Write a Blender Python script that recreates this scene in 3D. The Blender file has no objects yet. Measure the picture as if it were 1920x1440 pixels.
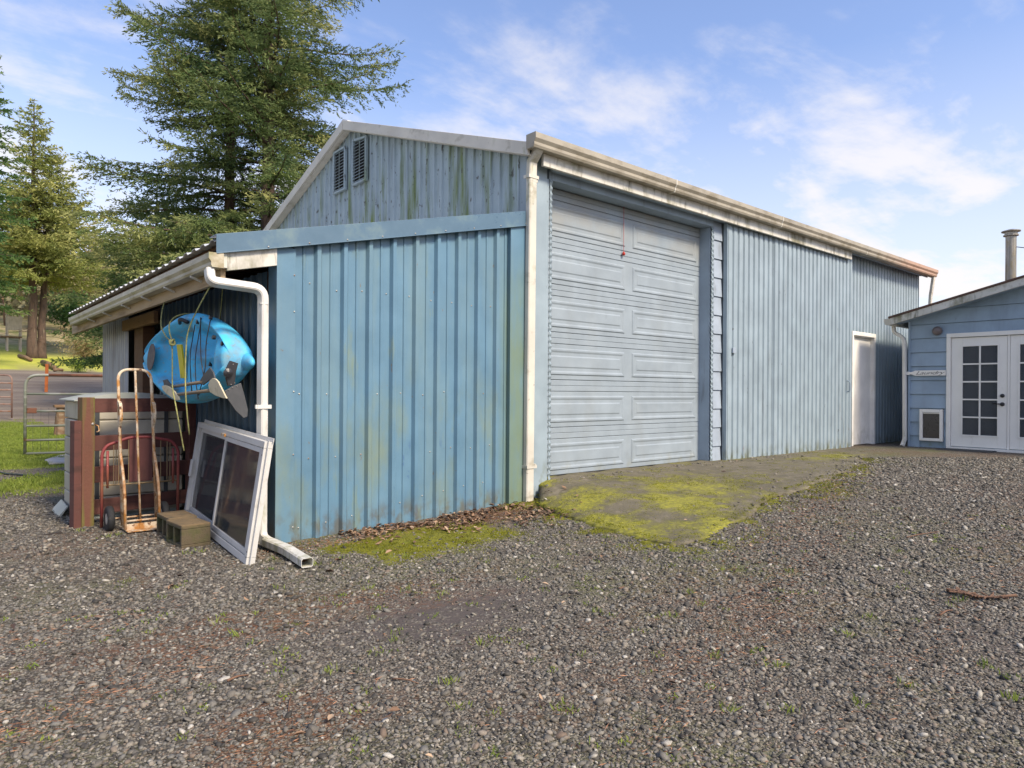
import bpy, math, random
import numpy as np
from mathutils import Vector, Matrix
R = math.radians
random.seed(7)
rng = np.random.default_rng(7)
sc = bpy.context.scene
col = bpy.data.collections.new('place'); sc.collection.children.link(col)

# ------------------------------------------------------------------ camera
F = 1285.0; YAW = R(49.2); ROLL = R(0.4); CZ = 1.25
cam_d = bpy.data.cameras.new('camera'); cam = bpy.data.objects.new('camera', cam_d)
sc.collection.objects.link(cam); sc.camera = cam
cam_d.sensor_fit = 'HORIZONTAL'; cam_d.sensor_width = 36; cam_d.lens = 36*F/1920
cam_d.shift_y = 15/1920; cam_d.clip_end = 2000; cam_d.clip_start = 0.05
cam.location = (0, 0, CZ)
cam.matrix_world = Matrix.Translation((0, 0, CZ)) @ Matrix.Rotation(YAW - R(90), 4, 'Z') @ Matrix.Rotation(R(90), 4, 'X') @ Matrix.Rotation(ROLL, 4, 'Z')
fw = np.array([math.cos(YAW), math.sin(YAW), 0]); rt = np.array([math.sin(YAW), -math.cos(YAW), 0])

# ------------------------------------------------------------------ materials
class NT:
    def __init__(s, tree):
        s.t = tree; s.n = tree.nodes; s.l = tree.links
    def link(s, a, b): s.l.new(a, b)
    def new(s, typ, **kw):
        n = s.n.new(typ)
        for k, v in kw.items(): setattr(n, k, v)
        return n
    def put(s, sock, v):
        if hasattr(v, 'is_output') or hasattr(v, 'links'): s.l.new(v, sock)
        else: sock.default_value = v
    def math(s, op, a, b=0.0, clamp=False):
        n = s.new('ShaderNodeMath', operation=op, use_clamp=clamp)
        s.put(n.inputs[0], a); s.put(n.inputs[1], b); return n.outputs[0]
    def mapr(s, v, a, b, c=0.0, d=1.0, smooth=False):
        n = s.new('ShaderNodeMapRange'); n.interpolation_type = 'SMOOTHSTEP' if smooth else 'LINEAR'
        n.clamp = True
        s.put(n.inputs['Value'], v)
        for k, x in zip(('From Min', 'From Max', 'To Min', 'To Max'), (a, b, c, d)): s.put(n.inputs[k], x)
        return n.outputs['Result']
    def mix(s, f, a, b, blend='MIX'):
        n = s.new('ShaderNodeMix', data_type='RGBA', blend_type=blend)
        n.clamp_factor = True
        s.put(n.inputs[0], f)
        for i, v in ((6, a), (7, b)):
            if isinstance(v, (tuple, list)): v = (v[0], v[1], v[2], 1)
            s.put(n.inputs[i], v)
        return n.outputs[2]
    def pos(s): return s.new('ShaderNodeNewGeometry').outputs['Position']
    def scaled(s, v, sc3):
        n = s.new('ShaderNodeVectorMath', operation='MULTIPLY'); s.put(n.inputs[0], v); n.inputs[1].default_value = sc3
        return n.outputs[0]
    def noise(s, v, scale=1.0, detail=4.0, rough=.55, dist=0.0):
        n = s.new('ShaderNodeTexNoise'); s.put(n.inputs['Vector'], v)
        n.inputs['Scale'].default_value = scale; n.inputs['Detail'].default_value = detail
        n.inputs['Roughness'].default_value = rough; n.inputs['Distortion'].default_value = dist
        return n.outputs['Fac']
    def vor(s, v, scale, feature='F1', rnd=1.0):
        n = s.new('ShaderNodeTexVoronoi', feature=feature); s.put(n.inputs['Vector'], v)
        n.inputs['Scale'].default_value = scale; n.inputs['Randomness'].default_value = rnd
        return n
    def attr(s, name): return s.new('ShaderNodeAttribute', attribute_name=name)
    def xyz(s, v):
        n = s.new('ShaderNodeSeparateXYZ'); s.put(n.inputs[0], v); return n.outputs

def newmat(name):
    m = bpy.data.materials.new(name); m.use_nodes = True
    t = NT(m.node_tree); b = m.node_tree.nodes['Principled BSDF']
    return m, t, b

def surf(name, base, ov=(), rough=.6, metal=0.0, var=.12, varscale=3.0, bump=.0, bscale=40.0, spec=.4, grain=.06, wave=0.0):
    """base colour with slow variation, fine grain and a list of wear, stain and tint layers:
    (colour, (sx,sy,sz), lo, hi, strength, zlo, zhi, softness)"""
    m, t, b = newmat(name); p = t.pos()
    c0 = tuple(base); dark = tuple(x*(1-var) for x in base); lite = tuple(min(1, x*(1+var)) for x in base)
    c = t.mix(t.mapr(t.noise(p, varscale, 5), .3, .7), dark, lite)
    c = t.mix(t.mapr(t.noise(p, 90, 3), .25, .75, 0, grain*2), c, tuple(x*.55 for x in base))
    for o in ov:
        k, s3, lo, hi, st = o[:5]
        f = t.mapr(t.noise(t.scaled(p, s3), 1.0, 5, .6), lo, hi, 0, st)
        if len(o) > 5:
            z = t.xyz(p)[2]; zl, zh = o[5], o[6]; sf = o[7] if len(o) > 7 else .3
            f = t.math('MULTIPLY', f, t.mapr(z, zl-sf, zl+sf, smooth=True))
            f = t.math('MULTIPLY', f, t.mapr(z, zh-sf, zh+sf, 1, 0, smooth=True))
        if len(o) > 8:
            ax, a0, a1, sf2 = o[8]; q = t.xyz(p)[ax]
            f = t.math('MULTIPLY', f, t.mapr(q, a0-sf2, a0+sf2, smooth=True))
            f = t.math('MULTIPLY', f, t.mapr(q, a1-sf2, a1+sf2, 1, 0, smooth=True))
        c = t.mix(f, c, k)
    t.link(c, b.inputs['Base Color'])
    b.inputs['Metallic'].default_value = metal
    t.link(t.mapr(t.noise(p, 6, 4), .3, .7, max(0, rough-.1), min(1, rough+.12)), b.inputs['Roughness'])
    b.inputs['Specular IOR Level'].default_value = spec
    h = None
    if bump: h = t.math('MULTIPLY', t.noise(p, bscale, 4), bump)
    if wave:
        w = t.math('MULTIPLY', t.noise(t.scaled(p, (1, 1, 1)), 2.2, 2), wave)
        h = w if h is None else t.math('ADD', h, w)
    if h is not None:
        bn = t.new('ShaderNodeBump'); bn.inputs['Strength'].default_value = 1; bn.inputs['Distance'].default_value = 1
        t.link(h, bn.inputs['Height']); t.link(bn.outputs[0], b.inputs['Normal'])
    return m

MOSS = (.10, .14, .015); GRIME = (.07, .06, .04); RUST = (.20, .075, .025); ALGAE = (.17, .22, .06)
M = {}
M['barn_long'] = surf('pale_blue_ribbed_metal', (.265, .335, .375), [
    (GRIME, (9, 9, 1.0), .62, .76, .40), ((.12, .12, .045), (10, 10, 4), .44, .62, .85, .1, .40, .14),
    (GRIME, (22, 22, 9), .68, .74, .8), (RUST, (16, 16, 3), .66, .76, .7, .2, 1.0, .3)], rough=.5, bump=.0006, wave=.003)
M['barn_gable'] = surf('weathered_blue_gable_metal', (.30, .385, .415), [
    (GRIME, (9, 9, 1.2), .55, .76, .35), ((.12, .17, .025), (6, 6, .7), .52, .68, .85, 2.8, 4.6, .5),
    ((.06, .055, .04), (17, 17, 7), .61, .66, .85), ((.16, .23, .02), (5, 7, .6), .57, .65, .95, 2.8, 4.0, .4, (1, 8.2, 14, .5))], rough=.55, wave=.003)
M['lean_blue'] = surf('mid_blue_ribbed_metal', (.100, .205, .285), [((.10, .075, .045), (9, 9, 6), .42, .60, .7, -.2, .20, .10),
    ((.18, .255, .24), (2.6, 2.6, .45), .46, .74, .55), ((.20, .23, .10), (7, 7, 1.6), .62, .76, .5), ((.20, .225, .10), (3, 3, 1.2), .5, .7, .5, .1, 1.3, .5),
    ((.17, .21, .08), (4, 4, .8), .30, .55, .60, -.2, 2.4, .5, (0, 4.62, 5.2, .1)),
    ((.17, .11, .06), (18, 18, 8), .69, .74, .8), ((.02, .06, .2), (5, 5, 3), .66, .74, .8, .1, .7, .2)], rough=.38, var=.1, wave=.002)
M['lean_trim'] = surf('blue_trim_metal', (.085, .155, .215), [((.2, .27, .22), (3, 3, 3), .5, .7, .5)], rough=.35, wave=.004)
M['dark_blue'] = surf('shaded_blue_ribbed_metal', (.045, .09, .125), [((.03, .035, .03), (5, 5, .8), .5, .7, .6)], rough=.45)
M['galv'] = surf('galvanized_metal', (.36, .38, .40), [((.19, .17, .15), (5, 5, .7), .5, .68, .5)], rough=.45, metal=.35)
M['roof'] = surf('roof_metal', (.58, .59, .61), [(GRIME, (3, 3, 3), .55, .7, .4)], rough=.45, metal=.2)
M['white'] = surf('white_painted_wood', (.58, .56, .50), [
    ((.15, .135, .065), (4, 4, 2.0), .50, .68, .85), ((.09, .08, .045), (11, 11, 2.5), .57, .70, .85), (ALGAE, (3, 3, 9), .56, .72, .5)], rough=.55, bump=.001, bscale=25)
M['gutter'] = surf('cream_gutter_metal', (.56, .53, .455), [
    ((.16, .13, .07), (4, 4, 6), .56, .72, .55), (GRIME, (14, 14, 14), .66, .74, .6), ((.2, .22, .05), (6, 6, 2), .6, .72, .5)], rough=.5)
M['gutter_old'] = surf('aged_cream_gutter', (.50, .455, .345), [((.22, .17, .08), (5, 2, 8), .48, .66, .75), (ALGAE, (4, 2, 4), .56, .7, .5)], rough=.5)
M['gutter_pink_glare'] = surf('cream_gutter_pink_glare', (.35, .315, .25), [
    ((.50, .24, .15), (.5, .5, .5), .1, .4, .55, 3, 5, .1, (0, 14.4, 18, 1.2)), ((.15, .12, .07), (3, 3, 6), .50, .68, .65), (GRIME, (14, 14, 14), .66, .74, .5)], rough=.5)  # pink glare at the far end is put into the colour, over real stains
M['downspout'] = surf('white_downspout_metal', (.60, .585, .54), [
    ((.25, .22, .12), (7, 7, 2.5), .60, .74, .6), (GRIME, (20, 20, 10), .68, .75, .7), ((.2, .2, .08), (12, 12, 4), .46, .66, .7, -.2, .55, .2)], rough=.4)
M['door'] = surf('pale_grey_blue_door_metal', (.26, .31, .345), [
    ((.235, .25, .24), (3, 3, .6), .5, .75, .30), ((.27, .255, .215), (2, 2, 2), .35, .6, .5, 3.15, 4, .2),
    (GRIME, (14, 14, 2.5), .68, .78, .18), ((.2, .19, .12), (6, 6, 5), .5, .7, .5, .2, .42, .08)], rough=.5, wave=.0012)
M['jamb'] = surf('blue_painted_board', (.27, .345, .42), [(GRIME, (9, 9, 1.5), .6, .74, .45)], rough=.6, bump=.0008)
M['siding_pale'] = surf('pale_blue_lap_board', (.29, .345, .405), [(GRIME, (6, 6, 2), .58, .72, .4)], rough=.65, bump=.001, bscale=30)
M['siding'] = surf('blue_lap_board', (.26, .35, .435), [((.16, .2, .24), (1.2, 6, 1.2), .5, .7, .35), (GRIME, (8, 8, 5), .66, .76, .4), (ALGAE, (8, 8, 8), .5, .7, .6, .2, .42, .08)], rough=.65, bump=.0012, bscale=30)
M['white_door'] = surf('white_door_paint', (.80, .77, .71), [((.45, .38, .24), (7, 7, 2), .60, .75, .5), ((.3, .27, .15), (9, 9, 4), .48, .7, .6, .2, .6, .15)], rough=.45)
M['white_clean'] = surf('clean_white_paint', (.78, .755, .70), [((.45, .43, .38), (6, 6, 3), .62, .75, .3)], rough=.4, var=.04)
M['wood_brown'] = surf('brown_framing_wood', (.13, .065, .035), [((.05, .03, .02), (3, 3, 20), .5, .7, .6)], rough=.8, bump=.002)
M['wood_tan'] = surf('tan_framing_wood', (.30, .175, .095), [((.12, .07, .04), (3, 3, 18), .52, .7, .6)], rough=.8, bump=.002)
M['wood_soffit'] = surf('aged_eave_wood', (.42, .31, .19), [((.20, .13, .07), (5, 1.2, 12), .45, .65, .8)], rough=.8, bump=.002)
M['dark'] = surf('dark_interior', (.02, .018, .016), rough=.9)
M['red_wood'] = surf('red_stained_wood', (.11, .042, .034), [((.045, .022, .018), (3, 3, 16), .5, .7, .7), ((.17, .14, .12), (30, 30, 60), .66, .75, .6)], rough=.75, bump=.002)
M['post_wood'] = surf('mossy_red_post_wood', (.145, .06, .04), [((.13, .125, .03), (18, 18, .8), .44, .60, .85), ((.04, .02, .015), (9, 9, 2), .58, .7, .6)], rough=.8, bump=.003)
M['beige'] = surf('beige_plastic_boards', (.44, .405, .33), [(GRIME, (4, 4, 1.5), .55, .72, .4)], rough=.55)
M['lid'] = surf('grey_green_lid_plastic', (.32, .345, .31), [((.5, .5, .5), (1.5, 3, 3), .5, .7, .5)], rough=.4)
M['dark_post'] = surf('dark_grey_metal', (.05, .055, .06), rough=.5)
M['rusty'] = surf('rusty_cream_tube', (.60, .50, .37), [((.42, .19, .05), (15, 15, 8), .46, .60, 1.0), ((.12, .045, .02), (32, 32, 20), .56, .66, 1.0), ((.30, .13, .04), (9, 9, 9), .35, .6, .8, -.1, .75, .2)], rough=.7, bump=.002, bscale=90)
M['red_metal'] = surf('faded_red_tube', (.24, .045, .045), [((.30, .12, .07), (8, 8, 4), .35, .6, .9, -.2, .5, .15), ((.09, .03, .02), (30, 30, 30), .6, .7, .7)], rough=.55)
M['red_panel'] = surf('dull_red_panel', (.13, .045, .04), [((.06, .025, .02), (6, 6, 3), .5, .7, .7)], rough=.6)
M['rod'] = surf('tarnished_rod', (.24, .17, .09), rough=.6)
M['block'] = surf('mossy_concrete_block', (.11, .085, .052), [((.20, .135, .07), (9, 9, 9), .38, .58, .85, .17, .3, .02), ((.07, .08, .025), (6, 6, 6), .42, .62, .85, -.1, .165, .02), ((.05, .045, .03), (50, 50, 50), .58, .68, .8)], rough=.95, bump=.006, bscale=120)
M['alum'] = surf('white_aluminium_frame', (.54, .53, .50), [((.3, .27, .2), (9, 9, 9), .6, .75, .5)], rough=.4)
M['tyre'] = surf('black_rubber', (.018, .019, .021), [((.08, .07, .05), (20, 20, 20), .55, .7, .5)], rough=.75)
M['hub'] = surf('dirty_white_hub', (.45, .42, .35), [(RUST, (30, 30, 30), .5, .65, .7)], rough=.6)
M['kayak'] = surf('light_blue_kayak_plastic', (.045, .47, .74), [((.25, .24, .19), (4, 4, 4), .50, .66, .60), ((.25, .23, .17), (34, 9, 34), .58, .68, .6), ((.02, .17, .38), (3, 3, 3), .5, .7, .5)], rough=.55, var=.16, spec=.3, bump=.001, bscale=30)
M['black_plastic'] = surf('black_plastic', (.02, .02, .022), rough=.35)
M['rudder'] = surf('dark_grey_rudder_plastic', (.055, .058, .062), [((.11, .11, .11), (9, 9, 4), .5, .7, .5)], rough=.6, bump=.001, bscale=150)
M['steel'] = surf('zinc_steel', (.36, .35, .32), [(RUST, (30, 30, 30), .5, .6, .6)], rough=.45, metal=.6)
M['yellow'] = surf('yellow_strap', (.62, .50, .02), [((.2, .17, .03), (20, 20, 20), .58, .7, .5)], rough=.6)
M['grey_pad'] = surf('grey_foam_pad', (.12, .105, .095), [((.2, .16, .12), (20, 20, 20), .5, .65, .5)], rough=.9)
M['cream_blade'] = surf('cream_paddle_blade', (.60, .51, .34), [((.3, .22, .1), (14, 14, 14), .55, .7, .6)], rough=.6)
M['shaft'] = surf('brown_paddle_shaft', (.17, .13, .09), rough=.5)
M['rope'] = surf('olive_yellow_rope', (.36, .35, .13), [((.16, .15, .07), (40, 40, 40), .45, .6, .7)], rough=.9, bump=.003, bscale=260)
M['gate'] = surf('green_grey_gate_tube', (.17, .185, .145), [((.34, .35, .32), (2, 2, 9), .5, .65, .6), (RUST, (3, 3, 12), .58, .7, .8)], rough=.5)
M['gate_rusty'] = surf('rusted_gate_tube', (.15, .06, .035), [((.06, .03, .02), (8, 8, 8), .5, .65, .7)], rough=.8)
M['gate_red'] = surf('faded_pink_brown_gate_tube', (.24, .15, .12), [(RUST, (6, 6, 6), .5, .66, .7)], rough=.6)
M['orange'] = surf('orange_stained_stake', (.48, .13, .035), [((.2, .07, .03), (4, 4, 3), .5, .7, .6)], rough=.8)
M['old_wood'] = surf('old_brown_wood', (.17, .10, .055), [((.30, .25, .18), (5, 5, 9), .5, .68, .6), ((.05, .03, .02), (8, 8, 3), .55, .7, .6)], rough=.9, bump=.004)
M['pale_wood'] = surf('pale_weathered_board', (.50, .42, .35), [((.25, .19, .14), (9, 9, 2), .5, .7, .6)], rough=.8)
M['slab_stone'] = surf('pale_flat_slab', (.42, .39, .36), [((.25, .25, .15), (5, 5, 5), .5, .7, .6)], rough=.85)
M['shingle'] = surf('brown_shingle', (.12, .065, .048), [((.05, .04, .03), (9, 9, 9), .5, .7, .7)], rough=.9, bump=.01, bscale=30)
M['pipe'] = surf('dull_galvanized_flue', (.27, .25, .21), [((.5, .45, .38), (20, 20, .6), .5, .62, .6), ((.28, .2, .06), (9, 9, 4), .5, .7, .6)], rough=.4, metal=.5)
M['lamp'] = surf('grey_brown_lamp_glass', (.16, .13, .125), rough=.35)
M['mat'] = surf('charcoal_door_mat', (.035, .037, .04), [((.09, .08, .07), (9, 9, 9), .55, .7, .5)], rough=.95, bump=.004, bscale=90)
M['red_plastic'] = surf('red_plastic', (.42, .03, .02), rough=.45)
M['hose'] = surf('dark_green_hose', (.02, .028, .026), rough=.5)
M['bark'] = surf('fissured_fir_bark', (.105, .068, .05), [((.05, .035, .028), (6, 6, 1.2), .48, .62, .8), ((.32, .27, .2), (3, 3, .8), .6, .72, .5)], rough=.95, bump=.03, bscale=14)
M['twig'] = surf('reddish_dead_twig', (.17, .095, .06), [((.12, .06, .04), (20, 20, 20), .5, .7, .6)], rough=.9)
M['ink'] = surf('grey_sign_ink', (.10, .09, .08), rough=.7)
M['sheet'] = surf('pale_green_grey_skirt_board', (.30, .34, .33), rough=.7)
M['debris'] = surf('dark_wood_scrap', (.03, .024, .02), [((.16, .08, .05), (30, 30, 30), .6, .7, .6)], rough=.9, bump=.01)

def glass_mat(name, col=(.02, .022, .026), rough=.04, see=.25):
    m, t, b = newmat(name)
    b.inputs['Base Color'].default_value = (*col, 1); b.inputs['Roughness'].default_value = rough
    b.inputs['Specular IOR Level'].default_value = .6
    p = t.pos()
    t.link(t.mapr(t.noise(p, 7, 4), .35, .7, rough, rough+.12), b.inputs['Roughness'])
    b.inputs['Alpha'].default_value = 1-see
    return m
M['glass'] = glass_mat('dusty_window_glass', (.05, .056, .06), .04, .22)
M['glass_house'] = glass_mat('reflective_door_glass', (.045, .047, .055), .05, .5)
M['flap'] = glass_mat('tinted_pet_flap', (.05, .04, .035), .25, 0)
M['pane_backing'] = surf('dim_interior_backing', (.13, .11, .10), [((.04, .04, .045), (2, 3, 3), .42, .6, .9), ((.30, .25, .20), (1, 3, 26), .56, .66, .5)], rough=.8)  # reflections and dim interior behind the panes put into a mottled colour

# ------------------------------------------------------------------ object helpers
ORG = {}
def setp(o, label=None, cat=None, group=None, kind=None):
    if label: o['label'] = label
    if cat: o['category'] = cat
    if group: o['group'] = group
    if kind: o['kind'] = kind
    return o
def thing(name, label, cat, loc, group=None):
    o = bpy.data.objects.new(name, None); col.objects.link(o); o.location = loc
    o.empty_display_size = .1
    ORG[o.name] = Vector(loc); return setp(o, label, cat, group)

class MB:
    def __init__(s): s.v = []; s.f = []; s.m = []
    def add(s, vs, fs, mi=0):
        k = len(s.v); s.v += [tuple(map(float, v)) for v in vs]
        for f in fs: s.f.append(tuple(i+k for i in f)); s.m.append(mi)
        return s
    def box(s, a, b, mi=0):
        x0, y0, z0 = (min(a[i], b[i]) for i in range(3)); x1, y1, z1 = (max(a[i], b[i]) for i in range(3))
        return s.add([(x0,y0,z0),(x1,y0,z0),(x1,y1,z0),(x0,y1,z0),(x0,y0,z1),(x1,y0,z1),(x1,y1,z1),(x0,y1,z1)],
                     [(0,3,2,1),(4,5,6,7),(0,1,5,4),(1,2,6,5),(2,3,7,6),(3,0,4,7)], mi)
    def hexa(s, p, mi=0):   # 4 bottom points, 4 top points
        return s.add(p, [(0,3,2,1),(4,5,6,7),(0,1,5,4),(1,2,6,5),(2,3,7,6),(3,0,4,7)], mi)
    def frame_box(s, o, ex, ey, ez, a, b, mi=0):   # box in a local frame
        o, ex, ey, ez = map(np.array, (o, ex, ey, ez))
        P = [o+ex*x+ey*y+ez*z for z in (a[2], b[2]) for x, y in ((a[0],a[1]),(b[0],a[1]),(b[0],b[1]),(a[0],b[1]))]
        return s.hexa(P, mi)
    def prism(s, poly, d, mi=0):   # planar polygon extruded by vector d
        n = len(poly); P = [Vector(p) for p in poly]; d = Vector(d)
        return s.add(P+[p+d for p in P], [tuple(range(n))[::-1], tuple(range(n, 2*n))]+[(i, (i+1) % n, (i+1) % n+n, i+n) for i in range(n)], mi)
    def sweep(s, path, prof, up=(0, 0, 1), closed=False, caps=True, scale=None, mi=0):
        P = [Vector(p) for p in path]; n = len(P); k = len(prof); vs = []
        upv = Vector(up); last = None
        for i in range(n):
            a = P[i]-P[i-1] if (i > 0 or closed) else P[1]-P[0]
            b = P[(i+1) % n]-P[i] if (i < n-1 or closed) else P[-1]-P[-2]
            t = (a.normalized()+b.normalized())
            t = t.normalized() if t.length > 1e-6 else b.normalized()
            if last is None:
                u = upv-t*upv.dot(t)
                if u.length < 1e-4: u = Vector((1, 0, 0))-t*t.x
                u.normalize()
            else:
                u = (last-t*last.dot(t)).normalized()
            last = u; w = t.cross(u)
            c = 1.0
            if 0 < i < n-1 or closed:
                c = 1/max(.5, math.sqrt(max(.1, (1+a.normalized().dot(b.normalized()))/2)))
            sc_ = scale[i] if scale is not None else 1
            for (px, py) in prof: vs.append(P[i]+w*(px*sc_)+u*(py*sc_))
        fs = []
        for i in range(n if closed else n-1):
            for j in range(k):
                fs.append((i*k+j, i*k+(j+1) % k, ((i+1) % n)*k+(j+1) % k, ((i+1) % n)*k+j))
        if caps and not closed: fs.append(tuple(range(k))[::-1]); fs.append(tuple(range((n-1)*k, n*k)))
        return s.add(vs, fs, mi)
    def tube(s, path, r, seg=10, closed=False, scale=None, mi=0, up=(0, 0, 1)):
        return s.sweep(path, [(r*math.cos(a*2*math.pi/seg), r*math.sin(a*2*math.pi/seg)) for a in range(seg)], up, closed, True, scale, mi)
    def lathe(s, c, axis, prof, seg=20, mi=0):   # prof: (distance along axis, radius)
        c = Vector(c); ax = Vector(axis).normalized(); u = ax.orthogonal().normalized(); w = ax.cross(u); vs = []; k = len(prof)
        for i in range(seg):
            an = 2*math.pi*i/seg; d = u*math.cos(an)+w*math.sin(an)
            for (h, r) in prof: vs.append(c+ax*h+d*r)
        fs = [(i*k+j, ((i+1) % seg)*k+j, ((i+1) % seg)*k+j+1, i*k+j+1) for i in range(seg) for j in range(k-1)]
        fs.append(tuple(i*k for i in range(seg))[::-1]); fs.append(tuple(i*k+k-1 for i in range(seg)))
        return s.add(vs, fs, mi)
    def build(s, name, mat, parent=None, bevel=0, smooth=False, solid=0, label=None):
        me = bpy.data.meshes.new(name)
        off = Vector((0, 0, 0))
        if parent is not None: off = ORG[parent.name]
        me.from_pydata([(v[0]-off.x, v[1]-off.y, v[2]-off.z) for v in s.v], [], s.f)
        for mm in (mat if isinstance(mat, (list, tuple)) else [mat]): me.materials.append(mm)
        if any(s.m): me.polygons.foreach_set('material_index', s.m)
        if smooth: me.polygons.foreach_set('use_smooth', [True]*len(me.polygons))
        me.validate(); me.update()
        o = bpy.data.objects.new(name, me); col.objects.link(o)
        if parent is not None: o.parent = parent
        ORG[o.name] = off
        if solid:
            md = o.modifiers.new('thickness', 'SOLIDIFY'); md.thickness = solid; md.offset = 0
        if bevel:
            md = o.modifiers.new('edge', 'BEVEL'); md.width = bevel; md.segments = 2; md.limit_method = 'ANGLE'; md.angle_limit = R(40)
        if label: o['label'] = label
        return o

def fillet(pts, r, n=6):
    P = [Vector(p) for p in pts]; out = [P[0]]
    for i in range(1, len(P)-1):
        a = (P[i-1]-P[i]); b = (P[i+1]-P[i]); rr = min(r, a.length*.45, b.length*.45)
        A = P[i]+a.normalized()*rr; B = P[i]+b.normalized()*rr
        for k in range(n+1):
            t = k/n; out.append(A*(1-t)**2+P[i]*2*t*(1-t)+B*t*t)
    return out+[P[-1]]

def ribbed(axis, a0, a1, plane, zb, zt, prof, depth_sign, name, mat, parent, breaks=(), holes=()):
    """vertical ribbed sheet. prof: period polyline [(offset, depth)], axis 0 along x (plane y) or 1 along y (plane x).
    zb, zt functions of the along coordinate. holes: (b0,b1,z0,z1) rectangles left open."""
    per = prof[-1][0]; st = {a0: None, a1: None}
    pts = []; n = int((a1-a0)/per)+2
    for i in range(n):
        for (o, d) in prof[:-1]:
            a = a0+i*per+o
            if a0 <= a <= a1: pts.append((a, d))
    def dep(a):
        q = (a-a0) % per
        for (o0, d0), (o1, d1) in zip(prof[:-1], prof[1:]):
            if o0 <= q <= o1+1e-9: return d0+(d1-d0)*(q-o0)/max(1e-9, o1-o0)
        return 0
    pts.append((a1, dep(a1)))
    for b in list(breaks)+[h[0] for h in holes]+[h[1] for h in holes]: pts.append((b, dep(b)))
    pts = sorted(set((round(a, 5), d) for a, d in pts)); q = []
    for p_ in pts:
        if not q or p_[0]-q[-1][0] > 1e-4: q.append(p_)
    pts = q
    mb = MB()
    P = lambda a, d, z: (a, plane+d*depth_sign, z) if axis == 0 else (plane+d*depth_sign, a, z)
    for (p0, p1) in zip(pts[:-1], pts[1:]):
        mid = (p0[0]+p1[0])/2; segs = [(zb(p0[0]), zt(p0[0]), zb(p1[0]), zt(p1[0]))]
        for (h0, h1, z0, z1) in holes:
            if h0 < mid < h1:
                ns = []
                for (b0, t0, b1, t1) in segs:
                    if z0 > b0: ns.append((b0, z0, b1, z0))
                    if z1 < t0: ns.append((z1, t0, z1, t1))
                segs = ns
        for (b0, t0, b1, t1) in segs:
            if t0-b0 < .002 and t1-b1 < .002: continue
            vs = [P(p0[0], p0[1], b0), P(p1[0], p1[1], b1), P(p1[0], p1[1], t1), P(p0[0], p0[1], t0)]
            mb.add(vs, [(0, 1, 2, 3)])
    return mb.build(name, mat, parent, solid=.002)

# ------------------------------------------------------------------ terrain height
def sst(t): t = np.clip(t, 0, 1); return t*t*(3-2*t)
HP = np.array([[-50, 0], [26, 0], [32, .14], [38, .42], [46, 1.25], [53, 2.0], [60, 2.7], [72, 4.3], [95, 8.5], [130, 15], [170, 20], [400, 20]])
def gz(x, y):
    x = np.asarray(x, float); y = np.asarray(y, float)
    z = .29*sst((x-2.2)/7.5)*sst((y+30)/25.)
    left = sst((1.05*y-.35*x-2-4)/8.)   # only the land behind and to the left rises
    z = z*(1-sst((y-14)/10)) + np.interp(y-.12*x, HP[:, 0], HP[:, 1])*sst((y*.75-x+8)/25)
    z = z+.012*np.sin(x*1.3+.5)*np.sin(y*1.1)*sst((14-y)/6+.2)
    return z
def gz1(x, y): return float(gz(x, y))

# ------------------------------------------------------------------ WORLD + LIGHT
SUN_AZ = R(-84)   # direction towards the sun measured from +X
SUN_EL = R(44)
w = bpy.data.worlds.new('World'); sc.world = w; w.use_nodes = True
t = NT(w.node_tree); bg = w.node_tree.nodes['Background']
sky = t.new('ShaderNodeTexSky', sky_type='NISHITA'); sky.sun_disc = False
sky.sun_elevation = SUN_EL; sky.sun_rotation = R(90)-SUN_AZ; sky.air_density = 1.0; sky.dust_density = 1.2; sky.ozone_density = 1.6
tc = t.new('ShaderNodeTexCoord').outputs['Generated']; s3 = t.xyz(tc)
elev = s3[2]
# clouds are laid on a high flat layer: direction divided by its height
inv = t.math('DIVIDE', 1.0, t.math('ADD', t.math('MAXIMUM', elev, 0.0), .16))
cv = t.new('ShaderNodeVectorMath', operation='SCALE'); t.link(tc, cv.inputs[0]); t.link(inv, cv.inputs['Scale'])
cl1 = t.noise(t.scaled(cv.outputs[0], (1.0, 1.9, 0)), 1.1, 9, .58, .35)
cl2 = t.noise(t.scaled(cv.outputs[0], (1.0, 1.0, 0)), 3.6, 7, .6, .2)
cl = t.math('ADD', t.math('MULTIPLY', cl1, .68), t.math('MULTIPLY', cl2, .32))
thr = t.mapr(elev, .05, .62, .34, .52)
cf = t.mapr(t.math('SUBTRACT', cl, thr), .0, .20, 0, 1, smooth=True)
cf = t.math('MULTIPLY', cf, t.mapr(elev, .1, .6, 1.0, .55))
lowhaze = t.mapr(elev, .0, .42, .80, 0)
cf = t.math('MAXIMUM', cf, lowhaze)
skyc = t.mix(1.0, sky.outputs[0], (.93, 1.03, 1.32), 'MULTIPLY')
full = t.mix(cf, skyc, (3.95, 4.2, 4.95))
t.link(full, bg.inputs['Color']); bg.inputs['Strength'].default_value = .125
sl = bpy.data.lights.new('sun', 'SUN'); sun = bpy.data.objects.new('sun', sl); col.objects.link(sun)
sl.energy = 2.7; sl.angle = R(13); sl.color = (1, .955, .89)
sd = Vector((math.cos(SUN_AZ)*math.cos(SUN_EL), math.sin(SUN_AZ)*math.cos(SUN_EL), math.sin(SUN_EL)))
sun.rotation_euler = (-sd).to_track_quat('-Z', 'Y').to_euler(); sun.location = (0, -10, 20)
sc.view_settings.view_transform = 'Standard'; sc.view_settings.look = 'None'
sc.view_settings.exposure = 0.93; sc.view_settings.gamma = 1
sc.view_settings.use_white_balance = True; sc.view_settings.white_balance_temperature = 7900; sc.view_settings.white_balance_tint = 10

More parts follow.
